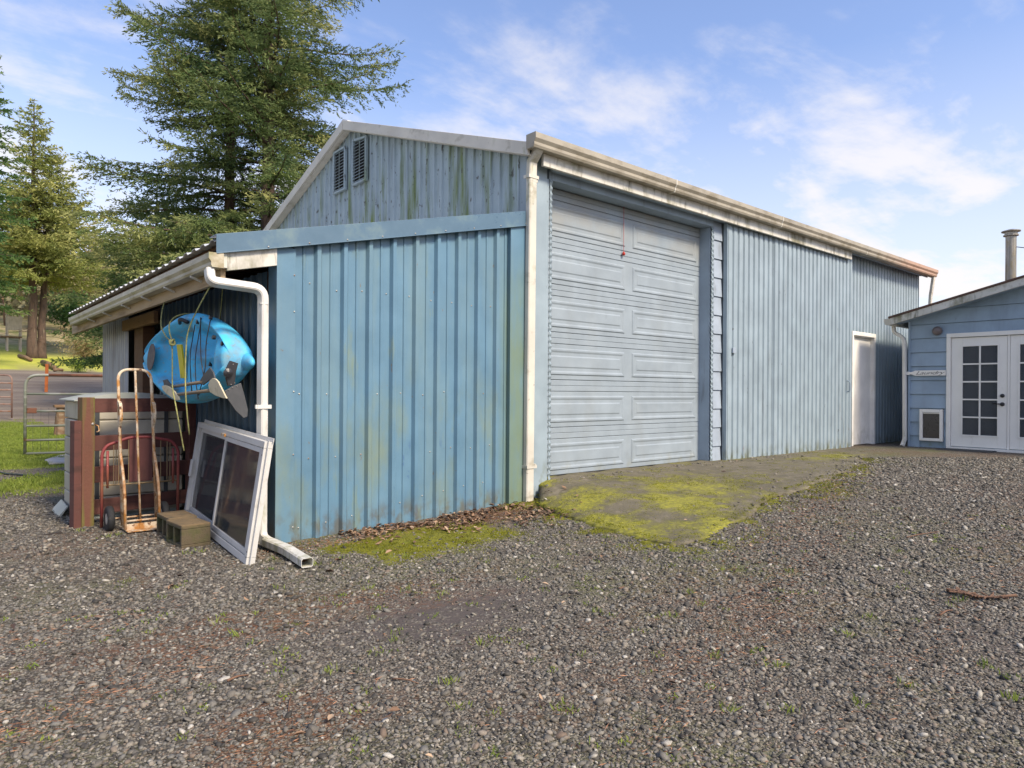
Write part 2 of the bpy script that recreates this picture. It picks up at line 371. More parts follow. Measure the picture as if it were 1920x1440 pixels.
# ------------------------------------------------------------------ GROUND
def graded(segs):
    out = []
    for a, b, st in segs: out += list(np.arange(a, b, st))
    return np.array(out+[segs[-1][1]])
gx = graded([(-300, -60, 20), (-60, -12, 4), (-12, -2, .5), (-2, 16, .06), (16, 24, .5), (24, 60, 4), (60, 400, 20)])
gy = graded([(-200, -40, 20), (-40, -4, 3), (-4, .6, .5), (.6, 9, .06), (9, 20, .25), (20, 60, .8), (60, 180, 5), (180, 500, 40)])
X, Y = np.meshgrid(gx, gy); Z = gz(X, Y)
def vnoise(x, y, s, seed):
    r = np.random.default_rng(seed); T = r.random((256, 256)); u = x*s+37.3; v = y*s+11.1
    i = np.floor(u).astype(int); j = np.floor(v).astype(int); fu = u-i; fv = v-j; fu = fu*fu*(3-2*fu); fv = fv*fv*(3-2*fv)
    g = lambda a, b: T[a % 256, b % 256]
    return (g(i, j)*(1-fu)+g(i+1, j)*fu)*(1-fv)+(g(i, j+1)*(1-fu)+g(i+1, j+1)*fu)*fv
def fbm(x, y, s, seed, o=4): return sum(vnoise(x, y, s*2**k, seed+k)/2**k for k in range(o))/sum(1/2**k for k in range(o))
SLAB = [(5.10, 5.40), (4.80, 5.08), (4.64, 4.53), (4.54, 4.07), (4.48, 3.67), (4.42, 3.38), (4.44, 3.24), (4.60, 3.15), (4.92, 3.22), (5.75, 3.37), (6.56, 3.55), (7.92, 3.64), (9.0, 3.80), (9.95, 4.04), (11.1, 4.48), (11.9, 4.85), (12.2, 5.46)]
def poly_dist(px, py, poly):   # signed distance, negative inside
    d = np.full(px.shape, 1e9); ins = np.zeros(px.shape, bool); n = len(poly)
    for i in range(n):
        x0, y0 = poly[i]; x1, y1 = poly[(i+1) % n]; ex, ey = x1-x0, y1-y0
        tt = np.clip(((px-x0)*ex+(py-y0)*ey)/(ex*ex+ey*ey), 0, 1)
        d = np.minimum(d, np.hypot(px-x0-tt*ex, py-y0-tt*ey))
        c = ((y0 > py) != (y1 > py)) & (px < (x1-x0)*(py-y0)/((y1-y0) if y1 != y0 else 1e-9)+x0); ins ^= c
    return np.where(ins, -d, d)
SD = poly_dist(X, Y, SLAB)
n1 = fbm(X, Y, 1.6, 3); n2 = fbm(X, Y, 5, 9); n3 = fbm(X, Y, .5, 21)
# moss: strip along the blue wall base and the near edge of the slab
edge = np.exp(-np.clip(SD, 0, 9)/.12)*(Y < 5.6)*(X < 9)
strip = sst((X-2.1)/.5)*(1-sst((X-5.6)/.8))*np.exp(-((Y-(4.72+.05*(X-2.2)))/.50)**2)
gard = (1-sst((SD-.1)/.7))*(.35+.65*(1-sst((X-5.5)/1.5)))
moss = np.clip(edge*.9*(.4+n2)+strip*1.35*sst((n1-.30)/.25)+gard*.5*sst((n2-.42)/.25), 0, 1)
# far end of the apron: grass clump
moss = np.maximum(moss, .8*np.exp(-(((X-8.8)/2.2)**2+((Y-3.64-.26*(X-7.92)+.22)/.28)**2))*sst((n2-.28)/.3))
left = sst((9.4-.15*X-Y)/-2.2)*(1-sst((X-3.6)/1.5))
grass = np.clip(left*sst((n1-.40+.25*sst((Y-11)/3))/.14), 0, 1)
grass = np.where(Y > 12.5, sst((Y-12.5)/1)*np.clip(.45+n1*1.2, 0, 1), grass)
yd = Y-.12*X
road = sst((yd-25+4*(n3-.5))/5)*(1-sst((yd-58+3*(n3-.5))/1.5))
grass = grass*(1-road*.93)
bright = sst((yd-57)/2.)*(1-sst((yd-73+5*(n3-.5))/3))  # far lawn band; its sunlight is put into a lighter colour
grass = np.maximum(grass, bright)
forest = sst((yd-72+6*(n3-.5))/4)
leafm = np.clip(np.exp(-((Y-(5.1+.02*(X-3)))/.32)**2)*sst((X-2.6)/1.2)*(1-sst((X-5.1)/.4))*1.3*sst((n2-.32)/.2), 0, 1)
duff = np.clip(sst((n1-.56)/.1)*sst((2.6-(X*.0+np.hypot(X-.4, Y-3.4)))/1.6)*1.0+.45*sst((fbm(X*.6+Y*.3, Y*1.6, 1.0, 55)-.57)/.08), 0, 1)
soil = np.clip(.55*sst((fbm(X, Y, .7, 88)-.60)/.07)*(Y < 6)+np.exp(-(((X-2.3)/.75)**2+((Y-3.15)/.38)**2))*1.2, 0, 1)   # patch of fine dark dirt in the gravel
Z = Z+.004*edge*n2+.015*leafm*n2+.02*strip*(n1-.3)
Z = np.where(SD < -.05, Z-.12, Z)      # drop under the apron
V = np.stack([X, Y, Z], -1).reshape(-1, 3); ny, nx = X.shape
idx = np.arange(ny*nx).reshape(ny, nx)
Q = np.stack([idx[:-1, :-1], idx[:-1, 1:], idx[1:, 1:], idx[1:, :-1]], -1).reshape(-1, 4)
def npmesh(name, V, Fc, mat, attrs={}, smooth=False, faceattrs={}):
    me = bpy.data.meshes.new(name); k = Fc.shape[1]
    me.vertices.add(len(V)); me.vertices.foreach_set('co', V.astype(np.float32).ravel())
    me.loops.add(Fc.size); me.loops.foreach_set('vertex_index', Fc.astype(np.int32).ravel())
    me.polygons.add(len(Fc)); me.polygons.foreach_set('loop_start', (np.arange(len(Fc))*k).astype(np.int32))
    me.polygons.foreach_set('loop_total', np.full(len(Fc), k, np.int32))
    me.update(calc_edges=True)
    for a, v in attrs.items():
        A = me.attributes.new(a, 'FLOAT', 'POINT'); A.data.foreach_set('value', np.asarray(v, np.float32).ravel())
    for a, v in faceattrs.items():
        A = me.attributes.new(a, 'FLOAT', 'FACE'); A.data.foreach_set('value', np.asarray(v, np.float32).ravel())
    for mm in (mat if isinstance(mat, list) else [mat]): me.materials.append(mm)
    if smooth: me.polygons.foreach_set('use_smooth', np.ones(len(Fc), bool))
    return me
def npobj(name, *a, parent=None, **k):
    off = ORG[parent.name] if parent is not None else Vector((0, 0, 0))
    V = a[0]-np.array(off)
    o = bpy.data.objects.new(name, npmesh(name, V, *a[1:], **k)); col.objects.link(o)
    if parent is not None: o.parent = parent
    ORG[o.name] = off; return o

m, t, b = newmat('gravel_ground'); M['ground'] = m; p = t.pos()
def stone_color(t, rnd):
    r = t.new('ShaderNodeValToRGB'); t.put(r.inputs[0], rnd); e = r.color_ramp; e.interpolation = 'LINEAR'
    cols = [(0, (.022, .020, .016)), (.22, (.066, .060, .050)), (.42, (.165, .148, .120)), (.56, (.155, .150, .134)), (.70, (.265, .238, .190)), (.80, (.17, .12, .085)), (.93, (.35, .325, .27)), (1, (.48, .45, .39))]
    e.elements[0].position = 0; e.elements[0].color = (*cols[0][1], 1); e.elements[1].position = 1; e.elements[1].color = (*cols[-1][1], 1)
    for ps, c_ in cols[1:-1]:
        k = e.elements.new(ps); k.color = (*c_, 1)
    return r.outputs[0]
v1 = t.vor(p, 62); v2 = t.vor(p, 130); v3 = t.vor(p, 27)
c1 = stone_color(t, t.xyz(v1.outputs['Color'])[0]); c2 = stone_color(t, t.xyz(v2.outputs['Color'])[1]); 
c = t.mix(t.mapr(t.noise(p, 9, 3), .42, .58), c1, c2)
c = t.mix(t.mapr(v1.outputs['Distance'], .35, .75, 0, .7), c, (.018, .015, .012))  # shade in the gaps between stones is put into the colour
c = t.mix(t.mapr(t.noise(p, .9, 4), .35, .7, 0, .4), c, (.125, .10, .078))
c = t.mix(t.mapr(t.noise(p, .55, 6, .7), .48, .66, 0, .6), c, (.12, .13, .045))
A = lambda n: t.attr(n).outputs['Fac']
ms = t.math('MULTIPLY', A('soil'), t.mapr(t.noise(p, 14, 4), .3, .55)); c = t.mix(ms, c, (.075, .062, .056))
fd = t.math('MULTIPLY', A('duff'), t.mapr(t.noise(p, 22, 5, .7), .42, .60)); c = t.mix(fd, c, t.mix(t.noise(p, 60, 2), (.07, .035, .02), (.22, .105, .055)))
fl = t.math('MULTIPLY', A('leafm'), t.mapr(t.noise(p, 16, 5, .7), .35, .5)); c = t.mix(fl, c, t.mix(t.mapr(t.noise(p, 75, 2), .35, .65), (.035, .02, .012), (.20, .10, .055)))
mossc = t.mix(t.mapr(t.noise(p, 20, 5, .7), .3, .7), (.085, .09, .014), (.215, .205, .022))
fm = t.mapr(t.math('ADD', A('moss'), t.math('MULTIPLY', t.math('SUBTRACT', t.noise(p, 17, 6, .75), .5), 1.7)), .42, .72); fm = t.math('MULTIPLY', fm, t.mapr(A('moss'), .04, .2)); c = t.mix(fm, c, mossc)
gc = t.mix(t.mapr(t.noise(p, 1.3, 6, .7), .3, .7), (.13, .16, .035), (.31, .33, .07))
gc = t.mix(t.mapr(t.noise(p, .35, 4), .45, .7, 0, .6), gc, (.30, .25, .09))
fg = t.mapr(t.math('ADD', A('grass'), t.math('MULTIPLY', t.math('SUBTRACT', t.noise(p, 5, 7, .75), .5), 1.4)), .40, .62); fg = t.math('MULTIPLY', fg, t.mapr(A('grass'), .03, .2)); c = t.mix(fg, c, gc)
c = t.mix(t.math('MULTIPLY', A('bright'), .75), c, t.mix(t.mapr(t.noise(t.scaled(p, (.35, .8, 1)), 1, 5, .7), .35, .65), (.36, .40, .05), (.54, .53, .10)))  # sunlit tone of the far lawn mixed into its colour
rc = t.mix(t.mapr(t.noise(t.scaled(p, (.25, .8, 1)), 1, 5, .65), .35, .65), (.15, .115, .095), (.26, .215, .17)); c = t.mix(t.math('MULTIPLY', A('road'), .85), c, rc)
fc = t.mix(t.mapr(t.noise(p, .5, 6, .75), .35, .65), (.10, .12, .035), (.42, .33, .20)); c = t.mix(A('forest'), c, fc)
t.link(c, b.inputs['Base Color']); b.inputs['Roughness'].default_value = .85; b.inputs['Specular IOR Level'].default_value = .25
h = t.math('ADD', t.math('MULTIPLY', v1.outputs['Distance'], -.010), t.math('MULTIPLY', v2.outputs['Distance'], -.004))
h = t.math('ADD', h, t.math('MULTIPLY', v3.outputs['Distance'], -.006)); h = t.math('ADD', h, t.math('MULTIPLY', t.noise(p, 3, 5), .03))
h = t.math('MULTIPLY', h, t.math('SUBTRACT', 1.0, t.math('MULTIPLY', ms, .7)))
bn = t.new('ShaderNodeBump'); bn.inputs['Strength'].default_value = 1; bn.inputs['Distance'].default_value = 1
t.link(h, bn.inputs['Height']); t.link(bn.outputs[0], b.inputs['Normal'])
gr = npobj('ground', V, Q, M['ground'], attrs=dict(moss=moss, grass=grass, leafm=leafm, duff=duff, road=road, bright=bright, forest=forest, soil=soil), smooth=True)
setp(gr, kind='structure')

# concrete apron in front of the doors, ramping down from the door sill
def slab_z(x, y):
    k = np.clip((5.5-y)/2.3, 0, 1); base = gz(x, y)
    return base+.022+(.277*(1-k)+base*k-base)*sst((x-4.45)/.95)
m, t, b = newmat('mossy_concrete'); p = t.pos()
c = t.mix(t.mapr(t.noise(p, 2.5, 6, .65), .3, .7), (.075, .066, .042), (.145, .125, .085))
c = t.mix(t.mapr(t.noise(p, 60, 4), .5, .7, 0, .6), c, (.05, .043, .03))
c = t.mix(t.mapr(t.noise(p, 7, 6, .7), .52, .64, 0, .6), c, (.20, .17, .12))
am = t.attr('moss').outputs['Fac']
fm = t.mapr(t.math('ADD', am, t.math('MULTIPLY', t.math('SUBTRACT', t.noise(p, 6, 9, .82), .5), 2.6)), .34, .86, 0, .88)
fm = t.math('MULTIPLY', fm, t.mapr(am, .05, .22)); c = t.mix(fm, c, t.mix(t.mapr(t.noise(p, 26, 6, .75), .35, .65), (.10, .105, .018), (.31, .29, .02)))
ls = t.math('MULTIPLY', t.mapr(t.noise(p, 38, 3), .66, .70), .8); c = t.mix(ls, c, (.14, .085, .05))
t.link(c, b.inputs['Base Color']); b.inputs['Roughness'].default_value = .9
bn = t.new('ShaderNodeBump'); bn.inputs['Distance'].default_value = 1; bn.inputs['Strength'].default_value = 1
t.link(t.math('ADD', t.math('MULTIPLY', t.noise(p, 120, 4), .003), t.math('MULTIPLY', fm, .006)), bn.inputs['Height']); t.link(bn.outputs[0], b.inputs['Normal'])
M['slab'] = m
xs = np.arange(3.9, 12.9, .04); ys = np.arange(2.6, 5.72, .04)
SX, SY = np.meshgrid(xs, ys); sd_ = poly_dist(SX, SY, SLAB+[(12.2, 5.66), (5.02, 5.66)])
wob = .10*(fbm(SX, SY, 3, 71)-.5)*2*sst((SX-4.4)/1.)
inside = sd_ < wob
mo = np.clip(1.0*np.exp(-((SX-5.4)/1.5)**2-((SY-4.3)/.8)**2)+.9*np.exp(-np.abs(sd_)/.10)*(SX < 5.4)+.8*np.exp(-((SX-4.35)/.5)**2-((SY-3.15)/.3)**2)+.8*np.exp(-((SX-10.6)/1.2)**2-((SY-4.75)/.3)**2)+.3*np.exp(-np.clip(5.4-SY, 0, 9)/.15), 0, 1)
mo = np.clip(mo*.8+.24+.12*sst((7.5-SX)/2), 0, 1)*np.clip(-.30+2.2*fbm(SX, SY, 2.1, 5), 0, 1)
SZ = slab_z(SX, SY)+.004*(fbm(SX, SY, 3, 8)-.5)-.014*sst((sd_-wob+.04)/.04)
ny2, nx2 = SX.shape; id2 = np.arange(ny2*nx2).reshape(ny2, nx2)
Q2 = np.stack([id2[:-1, :-1], id2[:-1, 1:], id2[1:, 1:], id2[1:, :-1]], -1).reshape(-1, 4)
ok = inside.ravel()[Q2].any(1); Q2 = Q2[ok]
VV = np.stack([SX, SY, SZ], -1).reshape(-1, 3)
used = np.unique(Q2); remap = -np.ones(len(VV), int); remap[used] = np.arange(len(used))
so = npobj('concrete_apron', VV[used], remap[Q2], M['slab'], attrs=dict(moss=mo.ravel()[used]), smooth=True)
md = so.modifiers.new('thickness', 'SOLIDIFY'); md.thickness = .12; md.offset = -1
setp(so, kind='structure')

# ================================================================== BARN
W = 5.5; XG = 4.95
RZ = lambda y: 5.33-.349*abs(y-9.51)          # top of the main roof at depth y
LZ = lambda x: 2.438+.2334*(x-1.70)           # top of the lean-to roof at x
barn = thing('metal_barn', 'pale blue ribbed metal barn with a tall garage door and a darker blue lean-to', 'barn', (XG, W, 0))
RIB_S = [(0, 0), (.030, 0), (.042, .021), (.126, .021), (.142, 0)]
RIB_G = [(0, 0), (.105, 0), (.118, .024), (.148, .024), (.163, 0)]
RIB_B = [(0, 0), (.068, 0), (.074, .009), (.090, .009), (.096, 0), (.170, 0), (.188, .036), (.222, .036), (.245, 0)]
ribbed(1, W, 13.5, XG, lambda y: .0, lambda y: RZ(y)-.05, RIB_G, -1, 'gable_wall', M['barn_gable'], barn)
ribbed(0, 8.72, 16.4, 5.53, lambda x: .2, lambda x: 3.86, RIB_S, -1, 'front_wall', M['barn_long'], barn, holes=[(13.08, 14.04, .1, 2.38)])
ribbed(0, XG, 16.4, 13.5, lambda x: .0, lambda x: 3.9, RIB_S, 1, 'back_wall', M['barn_long'], barn)
ribbed(1, W, 13.5, 16.4, lambda y: .2, lambda y: RZ(y)-.05, RIB_G, 1, 'end_wall', M['barn_long'], barn)
# roof: two ribbed slopes and a ridge cap
def slope(y0, y1, name):
    mb = MB(); n = 76; x0, x1 = 4.84, 16.52; xs_ = []
    for i in range(n):
        a = x0+(x1-x0)*i/n; p_ = (x1-x0)/n
        xs_ += [(a, 0), (a+p_*.7, 0), (a+p_*.78, .02), (a+p_*.92, .02)]
    xs_.append((x1, 0))
    for (a, d), (b_, e) in zip(xs_[:-1], xs_[1:]):
        mb.add([(a, y0, RZ(y0)-.04+d), (b_, y0, RZ(y0)-.04+e), (b_, y1, RZ(y1)-.04+e), (a, y1, RZ(y1)-.04+d)], [(0, 1, 2, 3)])
    return mb.build(name, M['roof'], barn, solid=.004)
slope(5.30, 9.51, 'roof_slope'); slope(13.68, 9.51, 'roof_slope')
mb = MB(); mb.prism([(4.80, 9.36, RZ(9.36)+.012), (4.80, 9.51, 5.352), (4.80, 9.66, RZ(9.66)+.012), (4.80, 9.66, RZ(9.66)-.03), (4.80, 9.51, 5.30), (4.80, 9.36, RZ(9.36)-.03)], (11.75, 0, 0))
mb.build('ridge_cap', M['roof'], barn, bevel=.003)
for (y0, y1, nj) in ((5.34, 9.505, 3), (13.66, 9.515, 3)):
    for k in range(nj):
        a = y0+(y1-y0)*k/nj; b_ = y0+(y1-y0)*(k+1)/nj+(.02 if y1 > y0 else -.02)*(k < nj-1); e = .002*k
        mb = MB(); mb.prism([(4.80-e, a, RZ(a)), (4.80-e, b_, RZ(b_)), (4.80-e, b_, RZ(b_)-.14), (4.80-e, a, RZ(a)-.14)], (.035, 0, 0))
        mb.prism([(4.835, a, RZ(a)-.118), (4.835, b_, RZ(b_)-.118), (4.835, b_, RZ(b_)-.14), (4.835, a, RZ(a)-.14)], (.10, 0, 0))
        mb.build('rake_trim', M['gutter'], barn, bevel=.004)
# rear upper part of lean-to overlaps nothing; eave gutter on the long side
KP = [(0, 0), (.095, 0), (.105, .02), (.105, .045), (.125, .075), (.125, .125), (.118, .125), (.118, .08), (.098, .05), (.098, .006), (.006, .006), (.006, .125), (0, .125)]
def gutter(p0, p1, out, sc_, name, mat, parent, jog=None):
    p0 = Vector(p0); p1 = Vector(p1); out = Vector(out); d = p1-p0; n = len(KP); vs = []
    segs = jog or [0, 1]
    for s_ in segs:
        base = p0+d*s_
        for (a, z) in KP: vs.append(base+out*a*sc_+Vector((0, 0, z*sc_)))
    fs = []
    for i in range(len(segs)-1):
        for j in range(n): fs.append((i*n+j, i*n+(j+1) % n, (i+1)*n+(j+1) % n, (i+1)*n+j))
    fs.append(tuple(range(n))); fs.append(tuple(range((len(segs)-1)*n, len(segs)*n))[::-1])
    mb = MB(); mb.add(vs, fs)
    for s_ in (0, 1):   # end caps
        base = p0+d*s_+d.normalized()*(-.003 if s_ == 0 else .0)
        poly = [base+out*a*sc_+Vector((0, 0, z*sc_)) for a, z in ((-.002, -.002), (.097, -.002), (.107, .018), (.107, .044), (.127, .074), (.127, .127), (-.002, .127))]
        mb.prism(poly, d.normalized()*.003)
    return mb.build(name, mat, parent)
g = gutter((4.79, 5.345, 3.795), (16.62, 5.345, 3.80), (0, -1, 0), 1.16, 'eave_gutter', M['gutter_pink_glare'], barn)
for x_ in (7.2, 9.9, 13.0):   # slip joints
    mb = MB(); pr = [(x_, 5.345-a*1.16, 3.795+z*1.16) for a, z in ((.0, -.004), (.099, -.004), (.109, .018), (.109, .043), (.129, .073), (.129, .129), (.12, .129), (.0, .0))]
    mb.prism(pr, (.02, 0, 0)); mb.build('gutter_joint', M['gutter'], g)
mb = MB(); mb.box((4.96, 5.365, 3.83), (16.45, 5.50, 3.855)); mb.box((4.97, 5.35, 3.78), (16.45, 5.362, 3.90)); mb.build('soffit', M['jamb'], barn)
# header boards (sliding door track cover)
mb = MB(); mb.hexa([(5.02, 5.325, 3.667), (8.098, 5.325, 3.667), (8.098, 5.362, 3.667), (5.02, 5.362, 3.667), (5.02, 5.325, 3.815), (8.098, 5.325, 3.80), (8.098, 5.362, 3.80), (5.02, 5.362, 3.815)])
mb.build('header_board', M['white'], barn, bevel=.004)
mb = MB(); mb.box((8.104, 5.328, 3.665), (12.63, 5.364, 3.812)); mb.build('header_board', M['white'], barn, bevel=.004)
mb = MB(); mb.box((5.242, 5.47, 3.60), (8.455, 5.66, 3.80)); mb.box((5.242, 5.40, 3.685), (8.72, 5.468, 3.80)); mb.box((8.46, 5.455, 3.70), (12.6, 5.5, 3.78)); mb.build('lintel', M['jamb'], barn, bevel=.004)
# corner
mb = MB(); mb.box((4.935, 5.455, .05), (5.20, 5.495, 3.828)); mb.box((4.935, 5.455, .05), (4.962, 5.62, 3.86)); mb.build('corner_trim', M['barn_long'], barn, bevel=.003)
mb = MB(); mb.box((5.203, 5.465, .12), (5.238, 5.66, 3.598)); mb.build('door_jamb', M['barn_long'], barn, bevel=.003)
mb = MB(); mb.box((8.425, 5.505, .22), (8.455, 5.70, 3.598)); mb.build('door_jamb', M['jamb'], barn, bevel=.002)
def scallop(x0, x1, z0, z1, y, name):
    mb = MB(); n = int((z1-z0)/.067)*8; prev = None
    for i in range(n+1):
        z = z0+(z1-z0)*i/n; yy = y-.007*math.sin(2*math.pi*(z-z0)/.067)
        cur = [(x0-.006*math.sin(2*math.pi*(z-z0)/.067+1.2), yy, z), (x1, yy, z)]
        if prev: mb.add([prev[0], prev[1], cur[1], cur[0]], [(0, 1, 2, 3)])
        prev = cur
    return mb.build(name, M['barn_long'], barn, solid=.006, smooth=True)
scallop(5.242, 5.278, .27, 3.6, 5.46, 'scalloped_strip'); scallop(8.425, 8.475, .25, 3.6, 5.480, 'scalloped_strip')
# lap siding strip between the doors
z = .235; k = 0; mb = MB()
while z < 3.75:
    mb.hexa([(8.478, 5.472, z), (8.69, 5.472, z), (8.69, 5.505, z), (8.478, 5.505, z), (8.478, 5.490, z+.262), (8.69, 5.490, z+.262), (8.69, 5.505, z+.262), (8.478, 5.505, z+.262)]); z += .266
mb.build('lap_siding', M['siding_pale'], barn, bevel=.002)
# garage door
gd = MB(); gd.box((5.24, 5.725, .25), (8.43, 5.74, 3.60)); gd = gd.build('garage_door', M['dark_post'], barn)
ZB, SH = .290, .5525; YD = 5.675
for k in range(6):
    z0 = ZB+k*SH; z1 = z0+SH; mb = MB()
    for (a, b_) in ((z1-.066, z1-.002), (z1-.132, z1-.0668), (z0+.002, z1-.1355)):
        mb.add([(5.255, YD, a+.005), (8.425, YD, a+.005), (8.425, YD, b_-.005), (5.255, YD, b_-.005), (5.255, YD+.006, a), (8.425, YD+.006, a), (8.425, YD+.006, b_), (5.255, YD+.006, b_)],
               [(0, 1, 2, 3), (4, 5, 1, 0), (3, 2, 6, 7)])
        mb.box((5.255, YD+.0062, a), (8.425, YD+.045, b_))
    mb.build('door_section', M['door'], gd)
    for (xa, xb) in ((5.34, 6.78), (6.93, 8.34)):
        za, zb_ = z0+.055, z1-.185; pm = MB(); loops = []
        for ins, pr in ((0, .001), (.016, -.010), (.032, .006), (.075, .006), (.086, -.001)):
            y_ = YD-pr-.001 if pr > 0 else YD-.001-pr*0+(-.0)
            y_ = YD-.0012-max(pr, 0)*1.0 if pr >= 0 else YD-.0006
            loops.append([(xa+ins, y_, za+ins), (xb-ins, y_, za+ins), (xb-ins, y_, zb_-ins), (xa+ins, y_, zb_-ins)])
        loops = [[(xa+i_, YD-pr, za+i_), (xb-i_, YD-pr, za+i_), (xb-i_, YD-pr, zb_-i_), (xa+i_, YD-pr, zb_-i_)] for i_, pr in ((0, .0005), (.012, .011), (.030, .011), (.050, .003), (.085, .003), (.10, .010))]
        vs = sum(loops, []); fs = []
        for i in range(len(loops)-1):
            for j in range(4): fs.append((i*4+j, i*4+(j+1) % 4, (i+1)*4+(j+1) % 4, (i+1)*4+j))
        e = (len(loops)-1)*4; fs.append((e, e+1, e+2, e+3)); pm.add(vs, fs); pm.build('door_panel', M['door'], gd)
mb = MB(); mb.box((5.26, 5.668, .262), (8.42, 5.70, .296)); mb.build('bottom_seal', M['tyre'], gd)
mb = MB(); mb.tube([(6.72, 5.645, 3.60), (6.722, 5.645, 3.03)], .003, 6); mb.build('pull_cord', M['red_plastic'], gd)
mb = MB(); mb.lathe((6.722, 5.645, 2.985), (0, 0, 1), [(0, .004), (.006, .018), (.03, .021), (.045, .010), (.05, .004)], 12); mb.build('pull_knob', M['red_plastic'], gd, smooth=True)
# sliding door
sd1 = ribbed(0, 8.70, 10.02, 5.425, lambda x: .235, lambda x: 3.72, RIB_S, -1, 'sliding_door', M['barn_long'], barn)
def sub_ribbed(*a):
    o = ribbed(*a); return o
o2 = ribbed(0, 10.0, 12.79, 5.418, lambda x: .238+.012*math.sin(x*31)*(x > 10.0)*.4, lambda x: 3.72, RIB_S, -1, 'door_leaf', M['barn_long'], sd1)
mb = MB(); mb.box((8.693, 5.395, .235), (8.712, 5.46, 3.7)); mb.build('edge_channel', M['barn_long'], sd1, bevel=.002)
mb = MB(); mb.box((12.785, 5.395, .24), (12.80, 5.46, 3.7)); mb.build('edge_channel', M['barn_long'], sd1, bevel=.002)
mb = MB(); mb.box((8.83, 5.375, 1.83), (8.90, 5.405, 1.91)); mb.build('latch_box', M['siding_pale'], sd1, bevel=.004)
mb = MB(); mb.tube(fillet([(12.62, 5.41, 1.50), (12.62, 5.345, 1.48), (12.62, 5.345, 1.31), (12.62, 5.41, 1.29)], .04), .009, 8); mb.build('door_handle', M['jamb'], sd1, smooth=True)
# side entrance door
mb = MB()
mb.box((13.035, 5.478, .27), (13.10, 5.50, 2.35)); mb.box((14.02, 5.478, .27), (14.09, 5.50, 2.35)); mb.box((13.035, 5.478, 2.352), (14.09, 5.50, 2.425))
mb.box((13.085, 5.502, .27), (13.102, 5.66, 2.35)); mb.box((14.02, 5.502, .27), (14.038, 5.66, 2.35)); mb.box((13.105, 5.502, 2.335), (14.018, 5.66, 2.35))
fr = mb.build('door_frame', M['white_door'], barn, bevel=.003)
mb = MB(); mb.box((13.106, 5.555, .30), (14.016, 5.593, 2.332)); mb.build('side_door', M['white_door'], barn, bevel=.002)
mb = MB(); mb.lathe((13.19, 5.555, 1.2), (0, -1, 0), [(0, .012), (.012, .012), (.016, .006)], 12); mb.build('lock', M['steel'], fr)
mb = MB(); mb.box((13.04, 5.44, .235), (14.08, 5.66, .285)); mb.build('door_sill', M['slab_stone'], barn, bevel=.006)
# gable vents
for (ya, yb, za, zb_) in ((9.61, 10.01, 4.33, 5.00), (8.955, 9.385, 4.325, 5.02)):
    zt1 = min(zb_, RZ(ya)-.16); zt2 = min(zb_, RZ(yb)-.16); mb = MB(); X0 = 4.885; X1 = 4.93
    mb.prism([(X0, ya, za), (X0, ya, zt1), (X0, ya+.03, zt1), (X0, ya+.03, za)], (X1-X0, 0, 0)); mb.prism([(X0, yb-.03, za), (X0, yb-.03, zt2), (X0, yb, zt2), (X0, yb, za)], (X1-X0, 0, 0))
    mb.prism([(X0, ya+.031, za), (X0, yb-.031, za), (X0, yb-.031, za+.03), (X0, ya+.031, za+.03)], (X1-X0, 0, 0))
    mb.prism([(X0, ya+.031, zt1-.03), (X0, yb-.031, zt2-.03), (X0, yb-.031, zt2), (X0, ya+.031, zt1)], (X1-X0, 0, 0))
    v = mb.build('gable_vent', M['barn_gable'], barn, bevel=.003)
    mb = MB(); mb.box((4.926, ya+.01, za+.01), (4.932, yb-.01, min(zt1, zt2)-.01)); mb.build('dark_back', M['dark'], v)  # dark sheet added for the unlit space behind the slats
    mb = MB(); n = 13
    for i in range(n):
        zc = za+.055+(min(zt1, zt2)-za-.1)*i/(n-1)
        mb.hexa([(4.886, ya+.031, zc-.018), (4.886, yb-.031, zc-.018), (4.925, yb-.031, zc+.012), (4.925, ya+.031, zc+.012), (4.886, ya+.031, zc-.012), (4.886, yb-.031, zc-.012), (4.925, yb-.031, zc+.018), (4.925, ya+.031, zc+.018)])
    mb.build('louvre_slats', M['barn_gable'], v)
# downspouts
DP = lambda w_, h_: [(-w_/2+.01, -h_/2), (w_/2-.01, -h_/2), (w_/2, -h_/2+.01), (w_/2, h_/2-.01), (w_/2-.01, h_/2), (-w_/2+.01, h_/2), (-w_/2, h_/2-.01), (-w_/2, -h_/2+.01)]
mb = MB(); mb.sweep([(4.905, 5.27, 3.84), (4.912, 5.31, 3.78), (4.915, 5.395, 3.70), (4.915, 5.40, 3.6), (4.912, 5.405, 1.9), (4.905, 5.405, .5), (4.90, 5.40, .09)], DP(.07, .105), up=(1, 0, 0))
d1 = mb.build('downspout', M['gutter'], barn)
for z_ in (3.52, .44):
    mb = MB(); mb.box((4.845, 5.360, z_), (4.985, 5.366, z_+.035)); mb.box((4.845, 5.366, z_), (4.851, 5.45, z_+.035)); mb.box((4.979, 5.366, z_), (4.985, 5.453, z_+.035)); mb.box((4.985, 5.447, z_), (5.05, 5.453, z_+.035)); mb.build('strap', M['gutter'], d1)
mb = MB(); mb.sweep([(16.56, 5.27, 3.82), (16.56, 5.28, 3.72), (16.55, 5.32, 3.4), (16.52, 5.38, 2.0), (16.5, 5.40, .3)], DP(.06, .08), up=(1, 0, 0)); mb.build('downspout', M['gutter'], barn)

